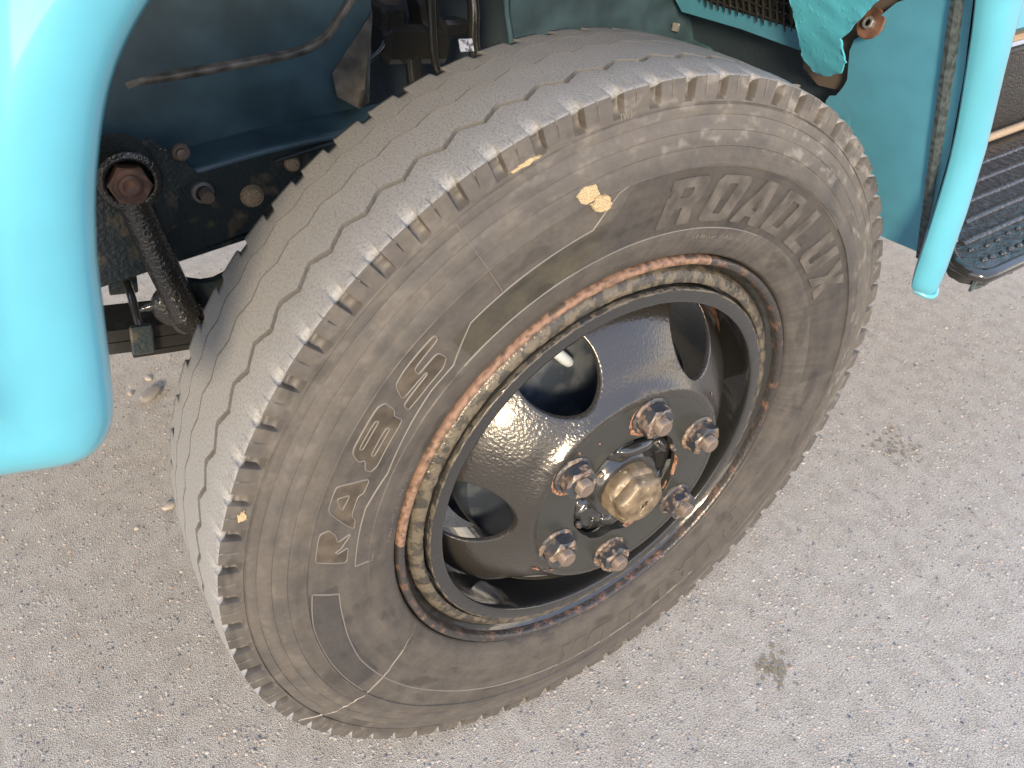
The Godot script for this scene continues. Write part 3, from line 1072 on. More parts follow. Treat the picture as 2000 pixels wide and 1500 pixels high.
func disc_z(r: float) -> float:
	for i in DR.size() - 1:
		if r < DR[i + 1]:
			var t := clampf((r - DR[i]) / (DR[i + 1] - DR[i]), 0.0, 1.0)
			var p0: float = DZ[maxi(i - 1, 0)]
			var p3: float = DZ[mini(i + 2, DZ.size() - 1)]
			return cubic_interpolate(DZ[i], DZ[i + 1], p0, p3, t)
	return DZ[-1]


func build_disc() -> void:
	var hole_phase := 53.0
	# flat middle with a scalloped hub hole
	var st := start()
	var rows := []
	for k in 7:
		var row := PackedVector3Array()
		for j in 181:
			var a := TAU * (j % 180) / 180.0
			var scal := 0.0775 + 0.0022 * wob.get_noise_2d(cos(a) * 2.5, sin(a) * 2.5)
			for q in 3:
				var da := wrapf(a - deg_to_rad(20.0 + 120.0 * q), -PI, PI)
				scal -= 0.006 * exp(-pow(da / 0.16, 2.0))
			var r: float = [scal, scal, lerpf(scal, 0.128, 0.06), lerpf(scal, 0.128, 0.35), lerpf(scal, 0.128, 0.7), 0.1255, 0.1280][k]
			var z: float = [0.022, 0.0322, 0.0331, 0.0331, 0.0331, 0.0331, 0.0330][k]
			z += wob.get_noise_2d(r * cos(a) * 16.0, r * sin(a) * 16.0) * 0.0003
			row.append(Vector3(r * cos(a), r * sin(a), z))
		rows.append(row)
	grid(st, rows, [2, 1, 1, 1, 1, 1])
	part("wheel_disc_centre", done(st), M.disc_flat, wheel)

	# rust showing through small chips in the paint
	for c in [[0.145, 211.0, 0.0050], [0.1385, 214.0, 0.0022], [0.1330, 217.5, 0.0030], [0.118, 196.0, 0.0018], [0.150, 32.0, 0.0030], [0.1235, 128.0, 0.0024], [0.110, 117.0, 0.0016], [0.121, 262.0, 0.0022]]:
		st = start()
		var a0 := deg_to_rad(c[1])
		var ctr: Vector2 = Vector2(cos(a0), sin(a0)) * c[0]
		var rim_pts := PackedVector3Array()
		for j in 13:
			var b := TAU * j / 13
			var rr: float = c[2] * (0.75 + 0.7 * wob.get_noise_2d(cos(b) * 1.7 + c[1], sin(b) * 1.7))
			var q: Vector2 = ctr + Vector2(cos(b) * rr * 1.5, sin(b) * rr * 0.7).rotated(2.2)
			var ql: float = q.length()
			rim_pts.append(Vector3(q.x, q.y, (0.0334 if ql < 0.128 else disc_z(ql) + 0.0012)))
		var mid := Vector3(ctr.x, ctr.y, (0.0335 if c[0] < 0.128 else disc_z(c[0]) + 0.0014))
		for j in 13:
			st.set_smooth_group(1)
			st.add_vertex(mid)
			st.add_vertex(rim_pts[j])
			st.add_vertex(rim_pts[(j + 1) % 13])
		part("rust_chip", done(st), M.rust, wheel)
	# sloping outer part with six hand holes: each sixth is lofted from the hole to its border
	st = start()
	var rc := 0.1885
	var hr := 0.0445
	var ra := 0.1280
	var rb := 0.2320
	for q in 6:
		var mid := deg_to_rad(hole_phase + 60.0 * q)
		var loops := []
		for k in 19:
			var row := PackedVector3Array()
			for j in 96:
				var t := TAU * (j + 0.5) / 96.0
				var d := Vector2(cos(t), sin(t))
				# border of the sixth in (angle * rc, radius)
				var hx := deg_to_rad(30.0)
				var fx := hx / maxf(absf(d.x), 1e-6)
				var up := (rb - rc) if d.y > 0.0 else (rc - ra)
				# scale both to a unit square so that rays fan out evenly
				var sx := d.x / maxf(absf(d.x), absf(d.y))
				var sy := d.y / maxf(absf(d.x), absf(d.y))
				var border := Vector2(sx * hx, sy * up)
				var round_d := Vector2(sx, sy).normalized()
				var hole := Vector2(round_d.x * hr / rc, round_d.y * hr * 0.93)
				var e := 0.0
				var zoff := 0.0
				if k < 3:
					# turned-in lip of the hole
					e = [-0.035, -0.03, -0.012][k]
					zoff = [-0.006, -0.0028, -0.0008][k]
				else:
					e = pow((k - 3) / 15.0, 1.15)
				var pnt := hole.lerp(border, e) if e >= 0.0 else hole * (1.0 + e)
				var r := rc + pnt.y
				var a := mid + pnt.x
				# pressed spokes: the metal rises a little between the holes
				var rise := 0.0035 * (0.5 + 0.5 * cos((a - mid) * 6.0 + PI)) * smoothstep(0.145, 0.165, r) * smoothstep(0.225, 0.2, r)
				var z := disc_z(r) + zoff + rise
				row.append(Vector3(r * cos(a), r * sin(a), z))
			loops.append(row)
		var g := []
		for k in 18:
			g.append(1)
		grid(st, loops, g, true)
	part("wheel_disc_spokes", done(st), M.disc, wheel)


# ---------------------------------------------------------------- hub, drum, nuts
func build_hub() -> void:
	part("brake_drum", lathe(V2([0.0, -0.050, 0.10, -0.050, 0.158, -0.052, 0.166, -0.056, 0.170, -0.064, 0.171, -0.10, 0.180, -0.104, 0.180, -0.15, 0.10, -0.155]), 120, 0.6), M.drum, wheel)
	part("wheel_hub", lathe(V2([0.079, 0.0, 0.078, 0.016, 0.066, 0.0185, 0.056, 0.019, 0.050, 0.022, 0.047, 0.028, 0.044, 0.031, 0.037, 0.0315, 0.02, 0.0315]), 96, 0.7), M.enamel, wheel)
	# castings round the hub
	for b in [[212.0, 0.056, 0.030, 0.012], [92.0, 0.058, 0.026, 0.016], [330.0, 0.060, 0.018, 0.008], [150.0, 0.062, 0.017, 0.010], [28.0, 0.064, 0.015, 0.010], [262.0, 0.058, 0.022, 0.010]]:
		var st := start()
		var rows := []
		var ctr := Vector3(cos(deg_to_rad(b[0])) * b[1], sin(deg_to_rad(b[0])) * b[1], 0.019)
		for i in 10:
			var t := PI / 2 * i / 9
			var row := PackedVector3Array()
			for j in 24:
				var a := TAU * j / 24
				var k := 1.0 + 0.30 * wob.get_noise_3d(cos(a) * 1.3, sin(a) * 1.3, b[0] + t)
				var rad := Vector2(cos(a) * b[2] * 0.62, sin(a) * b[2]).rotated(deg_to_rad(b[0]))
				row.append(ctr + Vector3(rad.x * cos(t) * k, rad.y * cos(t) * k, b[3] * sin(t) * (1.0 + 0.25 * wob.get_noise_2d(rad.x * 120.0, rad.y * 120.0))))
			rows.append(row)
		grid(st, rows, [], true)
		part("hub_boss", done(st), M.enamel, wheel)
	# bent tab at the top of the hub hole
	var tb := start()
	var rows2 := []
	for i in 9:
		var a := deg_to_rad(lerpf(104.0, 62.0, i / 8.0))
		var row := PackedVector3Array()
		for c in [[0.071, 0.024], [0.070, 0.0375], [0.0665, 0.0405], [0.060, 0.0405], [0.0585, 0.037], [0.060, 0.024]]:
			var zz: float = c[1] - 0.006 * pow(absf(i - 4) / 4.0, 3.0)
			row.append(Vector3(c[0] * cos(a), c[0] * sin(a), zz))
		rows2.append(row)
	grid(tb, rows2, [], true)
	part("hub_tab", done(tb), M.enamel, wheel)
	# small bright worn lugs
	for c in [[24.0, 0.0735, 0.008], [201.0, 0.0725, 0.008], [134.0, 0.0600, 0.006]]:
		var st := start()
		var a := deg_to_rad(c[0])
		block(st, Transform3D(Basis(Vector3(0, 0, 1), a), Vector3(cos(a) * c[1], sin(a) * c[1], 0.031)), Vector3(0.007, c[2] * 1.5, 0.007), 0.0022)
		part("hub_lug", done(st), M.nut, wheel)
	# rust edge of the hub hole
	part("hub_hole_edge", lathe(V2([0.0782, 0.0325, 0.0772, 0.0318, 0.0768, 0.028]), 60, 0.9, func(a: float, i: int) -> Vector2: return Vector2(wob.get_noise_2d(a * 6.0, i) * 0.0006, 0), deg_to_rad(-105), deg_to_rad(25)), M.rust, wheel)
	# grease cap with a hexagon shoulder
	var st2 := start()
	var prof := [[0.0400, 0.020, 0.0], [0.0405, 0.026, 0.0], [0.0400, 0.0275, 0.0], [0.0376, 0.029, 0.0], [0.0370, 0.034, 0.0], [0.0366, 0.041, 0.0], [0.0358, 0.0435, 0.1], [0.0345, 0.0455, 0.5], [0.0332, 0.0475, 1.0], [0.0322, 0.057, 1.0], [0.0306, 0.0605, 0.9], [0.0270, 0.0628, 0.4], [0.0200, 0.0640, 0.1], [0.0100, 0.0645, 0.0], [0.0, 0.0645, 0.0]]
	var crow := []
	for p in prof:
		var row := PackedVector3Array()
		for j in 96:
			var a := TAU * j / 96
			var rel := fposmod(a + 0.3, PI / 3.0) - PI / 6.0
			var hexr: float = p[0] * lerpf(1.0, 0.93 / cos(rel), p[2])
			hexr += wob.get_noise_3d(cos(a) * 2.0, sin(a) * 2.0, p[1] * 90.0) * 0.0006
			row.append(Vector3(hexr * cos(a), hexr * sin(a), p[1]))
		crow.append(row)
	grid(st2, crow, [1, 2, 3, 4, 5, 5, 5, 5, 6, 6, 6, 6, 6, 6], true)
	part("hub_cap", done(st2), M.bronze, wheel)
	# valve
	var vs := start()
	tube(vs, V3([-0.060, 0.178, -0.050, -0.053, 0.170, -0.046, -0.0445, 0.160, -0.0425, -0.040, 0.155, -0.041, -0.038, 0.1525, -0.0405]), [0.0052, 0.0066, 0.0066, 0.0058, 0.003], 14)
	part("valve_cap", done(vs), M.plastic, wheel)


func build_nuts() -> void:
	for i in 6:
		var a := deg_to_rad(80.5 - 60.0 * i)
		var turn: float = [0.35, 0.1, 0.62, 0.9, 0.25, 0.5][i]
		var t := Transform3D(Basis(Vector3(0, 0, 1), turn) * Basis(Vector3(1, 0.3, 0).normalized(), rng.randf_range(-0.03, 0.03)), Vector3(cos(a) * 0.108, sin(a) * 0.108, 0.0))
		var st := start()
		# cone seat, then the hexagon
		var rows := []
		for c in [[0.0235, 0.0325], [0.0238, 0.0345], [0.0215, 0.0362], [0.0195, 0.0365]]:
			var row := PackedVector3Array()
			for j in 40:
				var b := TAU * j / 40
				var rr: float = c[0] * (1.0 + 0.03 * wob.get_noise_2d(cos(b) * 3.0 + i * 5, sin(b) * 3.0))
				row.append(t * Vector3(rr * cos(b), rr * sin(b), c[1]))
			rows.append(row)
		grid(st, rows, [1, 2, 3], true)
		hexagon(st, t.translated_local(Vector3(0, 0, 0.036)), 0.0365, 0.0165, 0.0112, 0.003)
		part("wheel_nut", done(st), M.nut, wheel)
		st = start()
		var z := 0.034
		var srow := []
		var pr := [[0.0104, 0.048]]
		for k in 5:
			pr.append([0.0104, 0.0510 + k * 0.0018])
			pr.append([0.0094, 0.0519 + k * 0.0018])
		pr.append([0.0098, 0.0598])
		pr.append([0.0080, 0.0612])
		pr.append([0.0040, 0.0606])
		pr.append([0.0, 0.0606])
		for c in pr:
			var row := PackedVector3Array()
			for j in 28:
				var b := TAU * j / 28
				row.append(t * Vector3(c[0] * cos(b), c[0] * sin(b), c[1]))
			srow.append(row)
		var g := []
		for k in pr.size():
			g.append(k + 1)
		grid(st, srow, g, true)
		part("wheel_stud", done(st), M.stud, wheel)
		# rust bleeding round two of the nuts
		if i in [0, 5]:
			st = start()
			var rr2 := [PackedVector3Array(), PackedVector3Array(), PackedVector3Array()]
			for j in 25:
				var b := deg_to_rad(lerpf(120.0, 265.0, j / 24.0))
				var w := 0.003 * sin(PI * j / 24.0) * (0.7 + 0.5 * wob.get_noise_1d(j * 0.9 + i))
				for k in 3:
					var r3 := 0.0265 + (k - 1) * w
					rr2[k].append(t * Vector3(r3 * cos(b), r3 * sin(b), 0.0335 + (0.0006 if k == 1 else 0.0)))
			grid(st, rr2, [1, 1])
			part("rust_stain", done(st), M.rust, wheel)


# ---------------------------------------------------------------- fender
func build_fender() -> void:
	# edge of the opening and, for each point, where the metal runs to
	var E := V3([-1.30, 0.47, 0, -1.05, 0.405, 0, -0.80, 0.370, 0, -0.62, 0.341, 0, -0.545, 0.331, 0, -0.507, 0.321, 0, -0.488, 0.320, 0, -0.474, 0.328, 0, -0.464, 0.344, 0, -0.457, 0.370, 0, -0.447, 0.415, 0, -0.437, 0.458, 0, -0.421, 0.505, 0, -0.399, 0.548, 0, -0.366, 0.584, 0, -0.310, 0.630, 0, -0.22, 0.675, 0, -0.10, 0.705, 0, 0.02, 0.71, 0, 0.15, 0.685, 0, 0.25, 0.635, 0, 0.325, 0.568, 0, 0.378, 0.490, 0, 0.418, 0.397, 0, 0.449, 0.304, 0, 0.463, 0.221, 0, 0.472, 0.137, 0, 0.4770, 0.112, 0, 0.486, 0.103, 0])
	var S := V3([-1.45, 0.80, 0, -1.20, 0.92, 0, -1.00, 0.98, 0, -0.90, 1.0, 0, -0.85, 1.0, 0, -0.82, 1.0, 0, -0.80, 1.0, 0, -0.78, 1.0, 0, -0.77, 1.0, 0, -0.75, 1.0, 0, -0.72, 1.0, 0, -0.69, 1.0, 0, -0.64, 1.0, 0, -0.58, 1.0, 0, -0.52, 1.0, 0, -0.42, 1.0, 0, -0.28, 1.0, 0, -0.13, 1.0, 0, 0.02, 1.0, 0, 0.2, 0.96, 0, 0.34, 0.86, 0, 0.42, 0.72, 0, 0.432, 0.530, 0, 0.464, 0.412, 0, 0.494, 0.314, 0, 0.511, 0.226, 0, 0.520, 0.140, 0, 0.519, 0.115, 0, 0.508, 0.104, 0])
	var n := 720
	var e := smooth_path(E, n)
	var s := PackedVector3Array()
	# the far ends follow the same parameter as the edge
	var ce := Curve3D.new()
	for p in E:
		ce.add_point(p)
	for i in n:
		var best := 0
		var bt := 0.0
		var bd := 1e9
		for k in E.size() - 1:
			var q := Geometry3D.get_closest_point_to_segment(e[i], E[k], E[k + 1])
			var d := q.distance_squared_to(e[i])
			if d < bd:
				bd = d
				best = k
				bt = E[k].distance_to(q) / E[k].distance_to(E[k + 1])
		s.append(S[best].lerp(S[best + 1], bt))
	var ts := [0.0, 0.004, 0.012, 0.024, 0.04, 0.06, 0.085, 0.11, 0.14, 0.17, 0.2, 0.235, 0.27, 0.31, 0.36, 0.42, 0.48, 0.55, 0.63, 0.71, 0.79, 0.87, 0.94, 1.0]
	var rows := []
	var ze := 0.028
	for f in [[-0.012, -0.014], [-0.010, -0.012], [-0.003, -0.006]]:
		var row := PackedVector3Array()
		for i in n:
			var tang := (e[mini(i + 1, n - 1)] - e[maxi(i - 1, 0)]).normalized()
			var nr := Vector3(tang.y, -tang.x, 0)
			var small := 1.0 if e[i].distance_to(s[i]) > 0.12 else 0.25
			row.append(e[i] + nr * f[0] * small + Vector3(0, 0, ze + f[1] * small))
		rows.append(row)
	for t in ts:
		var row := PackedVector3Array()
		for i in n:
			var p := e[i].lerp(s[i], t)
			var d := 1e9
			# edge points near this one; farther ones in bigger strides
			for k in range(maxi(i - 24, 0), mini(i + 24, n - 1)):
				d = minf(d, Geometry3D.get_closest_point_to_segment(p, e[k], e[k + 1]).distance_squared_to(p))
			for k in range(0, n - 1, 12):
				if absi(k - i) > 18:
					d = minf(d, e[k].distance_squared_to(p))
			d = sqrt(d)
			var w := e[i].distance_to(s[i])
			var narrow := smoothstep(0.26, 0.12, w)
			var d2 := minf(w * t, w * (1.0 - t))
			var dd := lerpf(d, d2, narrow)
			var rr := lerpf(0.032, 0.0225, narrow)
			var z := ze + (sqrt(maxf(0.0, rr * rr - pow(rr - minf(dd, rr), 2.0))) if dd < rr else rr)
			var wide := 1.0 - narrow
			z -= wide * 0.24 * (p.y - 0.40) * smoothstep(0.03, 0.16, d)
			z += wide * (0.024 * (1.0 - exp(-maxf(0.0, d - 0.03) / 0.14)) - 0.0070 * exp(-pow((d - 0.056) / 0.011, 2.0)) + 0.015 * exp(-pow((d - 0.110) / 0.028, 2.0)))
			z -= wide * 1.1 * pow(maxf(0.0, p.y - 0.72), 2.0) * 2.2
			z -= 1.6 * pow(maxf(0.0, -p.x - 0.85), 2.0)
			z += 0.0022 * wide * wob.get_noise_2d(p.x * 3.2, p.y * 2.2) * smoothstep(0.0, 0.05, d)
			row.append(Vector3(p.x, p.y, z))
		rows.append(row)
	var st := start()
	grid(st, rows, [1, 1, 1])
	part("front_fender", done(st), M.teal, truck, true, "glossy turquoise fender with a rolled wheel opening edge")
	# small lip at the fender's rear tip
	st = start()
	tube(st, smooth_path(V3([0.484, 0.106, 0.03, 0.490, 0.102, 0.042, 0.500, 0.101, 0.049, 0.512, 0.105, 0.043, 0.520, 0.112, 0.030]), 14), [0.0035], 10)
	part("fender_tip", done(st), M.teal, truck)


# ---------------------------------------------------------------- splash panel behind the wheel
func guard(y: float, z: float, h: float) -> Vector3:
	const Y := [-0.1, 0.05, 0.135, 0.30, 0.471, 0.6, 0.68, 0.72, 0.73]
	const X := [0.58, 0.55, 0.524, 0.462, 0.40, 0.325, 0.24, 0.12, 0.0]
	var x: float = X[-1]
	for i in Y.size() - 1:
		if y < Y[i + 1]:
			x = lerpf(X[i], X[i + 1], (y - Y[i]) / (Y[i + 1] - Y[i]))
			break
	return Vector3(x + h, y, z)


func build_mudguard() -> void:
	var at := func(u: float, v: float, h: float) -> Vector3: return guard(v, u, h)
	# outlines are (z, y)
	var st := start()
	sheet(st, V2([-0.002, 0.62, -0.002, 0.135, -0.083, 0.129, -0.20, 0.121, -0.22, 0.20, -0.17, 0.245, -0.166, 0.306, -0.160, 0.315, -0.150, 0.318, -0.139, 0.333, -0.133, 0.345, -0.131, 0.383, -0.125, 0.398, -0.112, 0.408, -0.088, 0.437, -0.071, 0.453, -0.06, 0.459, -0.05, 0.62]), at, 0.0, 0.003, 0.02, 0.01)
	part("splash_panel", done(st), M.teal_panel, truck, true, "turquoise splash panel behind the wheel")
	# vertical fold in the panel
	st = start()
	var rows := [PackedVector3Array(), PackedVector3Array(), PackedVector3Array(), PackedVector3Array()]
	for i in 20:
		var t := i / 19.0
		var y := lerpf(0.305, 0.135, t)
		var z := lerpf(-0.128, -0.150, t)
		for k in 4:
			rows[k].append(guard(y, z + [-0.012, -0.004, 0.002, 0.006][k], [0.0005, -0.006, -0.005, 0.0005][k] * smoothstep(0.0, 0.5, t)))
	grid(st, rows, [1, 2, 1])
	part("panel_fold", done(st), M.teal_panel, truck)
	# the fender's own metal between the seam and its rolled edge
	st = start()
	var fr := [PackedVector3Array(), PackedVector3Array(), PackedVector3Array()]
	var ey := [0.600, 0.490, 0.397, 0.304, 0.221, 0.137, 0.112]
	var ex := [0.290, 0.378, 0.418, 0.449, 0.463, 0.472, 0.477]
	for i in 40:
		var y := lerpf(0.598, 0.122, i / 39.0)
		var x := 0.4
		for k in 6:
			if y <= ey[k] and y >= ey[k + 1]:
				x = lerpf(ex[k], ex[k + 1], (ey[k] - y) / (ey[k] - ey[k + 1]))
		var p0 := guard(y, 0.004, 0.002)
		var p1 := Vector3(x + 0.006, y, 0.022)
		fr[0].append(p0)
		fr[1].append(p0.lerp(p1, 0.5) + Vector3(0.001, 0, -0.001))
		fr[2].append(p1)
	grid(st, fr, [1, 1])
	part("fender_flange", done(st), M.teal_panel, truck)
	# dark seam welt between them
	st = start()
	rows = []
	for i in 5:
		rows.append(PackedVector3Array())
	for i in 40:
		var y := lerpf(0.62, 0.128, i / 39.0)
		for k in 5:
			rows[k].append(guard(y, [-0.006, -0.004, 0.002, 0.007, 0.009][k] + wob.get_noise_2d(y * 30.0, k) * 0.0006, [0.001, -0.0055, -0.0065, -0.004, 0.004][k]))
	grid(st, rows, [1, 2, 3, 4])
	part("seam_welt", done(st), M.seam, truck)
	# torn flap of painted metal
	st = start()
	var fl := []
	var base := [-0.193, 0.56, -0.190, 0.436, -0.181, 0.410, -0.178, 0.396, -0.176, 0.371, -0.170, 0.359, -0.162, 0.353, -0.152, 0.350, -0.143, 0.352, -0.118, 0.365, -0.108, 0.381, -0.110, 0.393, -0.113, 0.409, -0.096, 0.428, -0.080, 0.446, -0.065, 0.463, -0.05, 0.56]
	var rag := PackedVector2Array()
	var bp := V2(base)
	for i in bp.size():
		var q := bp[(i + 1) % bp.size()]
		for k in 4:
			rag.append(bp[i].lerp(q, k / 4.0) + Vector2(rng.randf_range(-1, 1), rng.randf_range(-1, 1)) * 0.0013)
	var curl := func(u: float, v: float, h: float) -> Vector3:
		var b := 0.012 * pow(clampf((0.42 - v) / 0.07, 0, 1), 2.0)
		return guard(v, u, h - 0.040 + b + 0.0016 * wob.get_noise_2d(u * 30.0, v * 30.0) + 0.0007 * absf(wob.get_noise_2d(u * 130.0, v * 130.0)))
	sheet(st, rag, curl, 0.0, 0.003, 0.005, 0.004)
	part("torn_flap", done(st), M.teal_flap, truck, true, "torn flap of blistered turquoise metal")
	# dark metal behind the tear
	st = start()
	sheet(st, V2([-0.215, 0.60, -0.215, 0.335, -0.19, 0.318, -0.155, 0.322, -0.10, 0.345, -0.04, 0.40, -0.04, 0.60]), at, 0.012, 0.016, 0.03, 0.02)
	part("inner_bracket", done(st), mat("brown_undercoat", lin(0.12, 0.095, 0.075), 0.7), truck)
	# strip of turquoise metal under the screen
	st = start()
	sheet(st, V2([-0.448, 0.60, -0.448, 0.378, -0.435, 0.362, -0.313, 0.366, -0.208, 0.364, -0.206, 0.392, -0.30, 0.391, -0.36, 0.389, -0.395, 0.395, -0.40, 0.60]), at, -0.004, 0.0, 0.03, 0.01)
	part("turquoise_rail", done(st), M.teal_panel, truck)
	# black wire screen with thick paint on it
	var m := start()
	sheet(m, V2([-0.392, 0.60, -0.390, 0.396, -0.361, 0.389, -0.301, 0.390, -0.212, 0.391, -0.214, 0.60]), func(u: float, v: float, h: float) -> Vector3: return guard(v, u, h + 0.002 * wob.get_noise_2d(u * 60.0, v * 60.0)), -0.006, 0.0, 0.01, 0.01)
	part("black_screen", done(m), M.enamel_rough, truck)
	for k in 15:
		var zz := -0.386 + k * 0.0122
		m = start()
		var p := PackedVector3Array()
		var low := 0.386 + rng.randf_range(-0.004, 0.002)
		for i in 16:
			var y := lerpf(low, 0.58, i / 15.0)
			p.append(guard(y, zz + 0.002 * wob.get_noise_2d(y * 40.0, k * 3.0), -0.0085 - 0.0015 * sin(i * PI + k * PI)))
		tube(m, p, [0.0006, 0.0021, 0.0018], 7)
		part("screen_wire", done(m), M.enamel, truck)
	for k in 12:
		m = start()
		var p := PackedVector3Array()
		for i in 30:
			var zz := lerpf(-0.392, -0.212, i / 29.0)
			p.append(guard(0.395 + k * 0.0130 + 0.0025 * wob.get_noise_2d(zz * 40.0, k * 3.0), zz, -0.0085 + 0.0015 * sin(i * PI + k * PI)))
		tube(m, p, [0.0016], 7)
		part("screen_wire", done(m), M.enamel, truck)
	# bolt with rusty washer
	var t := Transform3D(Basis(Vector3(0, 1, 0), -PI / 2 - 0.0).rotated(Vector3(0, 0, 1), -0.36), guard(0.424, -0.098, -0.005))
	var st3 := start()
	var wr := []
	for c in [[0.0165, 0.0], [0.0172, 0.0015], [0.0160, 0.003], [0.006, 0.0034]]:
		var row := PackedVector3Array()
		for j in 36:
			var b := TAU * j / 36
			var rr: float = c[0] * (1.0 + 0.07 * wob.get_noise_2d(cos(b) * 2.0, sin(b) * 2.0))
			row.append(t * Vector3(rr * cos(b), rr * sin(b), c[1]))
		wr.append(row)
	grid(st3, wr, [1, 2, 3], true)
	part("rusty_washer", done(st3), M.rust_dark, truck)
	st3 = start()
	hexagon(st3, t.translated_local(Vector3(0, 0, 0.003)), 0.0125, 0.0065, 0.004, 0.001)
	part("panel_bolt", done(st3), M.steel, truck)
	# pale steel blocks added to stand in for glints of light in the well
	for c in [[0.335, -0.452, 0.0], [0.309, -0.214, 0.4]]:
		st3 = start()
		var ct := Transform3D(Basis(Vector3(0.2, 1, 0.1).normalized(), 0.7 + c[2]), guard(c[0], c[1], -0.006))
		block(st3, ct, Vector3(0.004, 0.013, 0.012), 0.0015)
		part("glint_block", done(st3), M.steel_bright if M.has("steel_bright") else M.steel, truck)
	# roof and rear wall of the wheel well
	st = start()
	sheet(st, V2([0.020, 0.728, 0.020, 0.20, -0.475, 0.20, -0.475, 0.728]), at, 0.035, 0.038, 0.03, 0.03)
	part("wheel_well", done(st), M.well, truck)
	st = start()
	var wl := []
	for z in [0.026, -0.2, -0.475]:
		var row := PackedVector3Array()
		for p in [[0.02, 0.745], [-0.1, 0.742], [-0.22, 0.715], [-0.32, 0.665], [-0.395, 0.60], [-0.44, 0.52], [-0.465, 0.44], [-0.48, 0.37]]:
			row.append(Vector3(p[0], p[1], z))
		wl.append(row)
	var front_wall := [wl[0], wl[1]]
	grid(st, wl, [1, 1])
	part("wheel_well", done(st), M.well, truck)


# ---------------------------------------------------------------- liner, frame, suspension
func plate(poly: Array, z: float, thick: float, m: Material, nm: String, label := "") -> void:
	var st := start()
	sheet(st, V2(poly), func(u: float, v: float, h: float) -> Vector3: return Vector3(u, v, h), z, z - thick, 0.2, 0.5)
	part(nm, done(st), m, truck, true, label)


func ball(st: SurfaceTool, c: Vector3, r: Vector3) -> void:
	var rows := []
	for i in 13:
		var t := PI * i / 12
		var row := PackedVector3Array()
		for j in 24:
			var a := TAU * j / 24
			row.append(c + Vector3(r.x * sin(t) * cos(a), r.y * sin(t) * sin(a), r.z * cos(t)))
		rows.append(row)
	grid(st, rows, [], true)


func turned(st: SurfaceTool, c: Vector3, prof: Array, seg := 32, wobble := 0.0) -> void:
	# profile of [radius, z] about an axis along z through c
	var rows := []
	for p in prof:
		var row := PackedVector3Array()
		for j in seg:
			var a := TAU * j / seg
			var r: float = p[0] * (1.0 + wobble * wob.get_noise_3d(cos(a) * 2.0, sin(a) * 2.0, p[1] * 60.0))
			row.append(c + Vector3(r * cos(a), r * sin(a), p[1]))
		rows.append(row)
	var pv := PackedVector2Array()
	for p in prof:
		pv.append(Vector2(p[0], p[1]))
	grid(st, rows, bends(pv, 0.6), true)


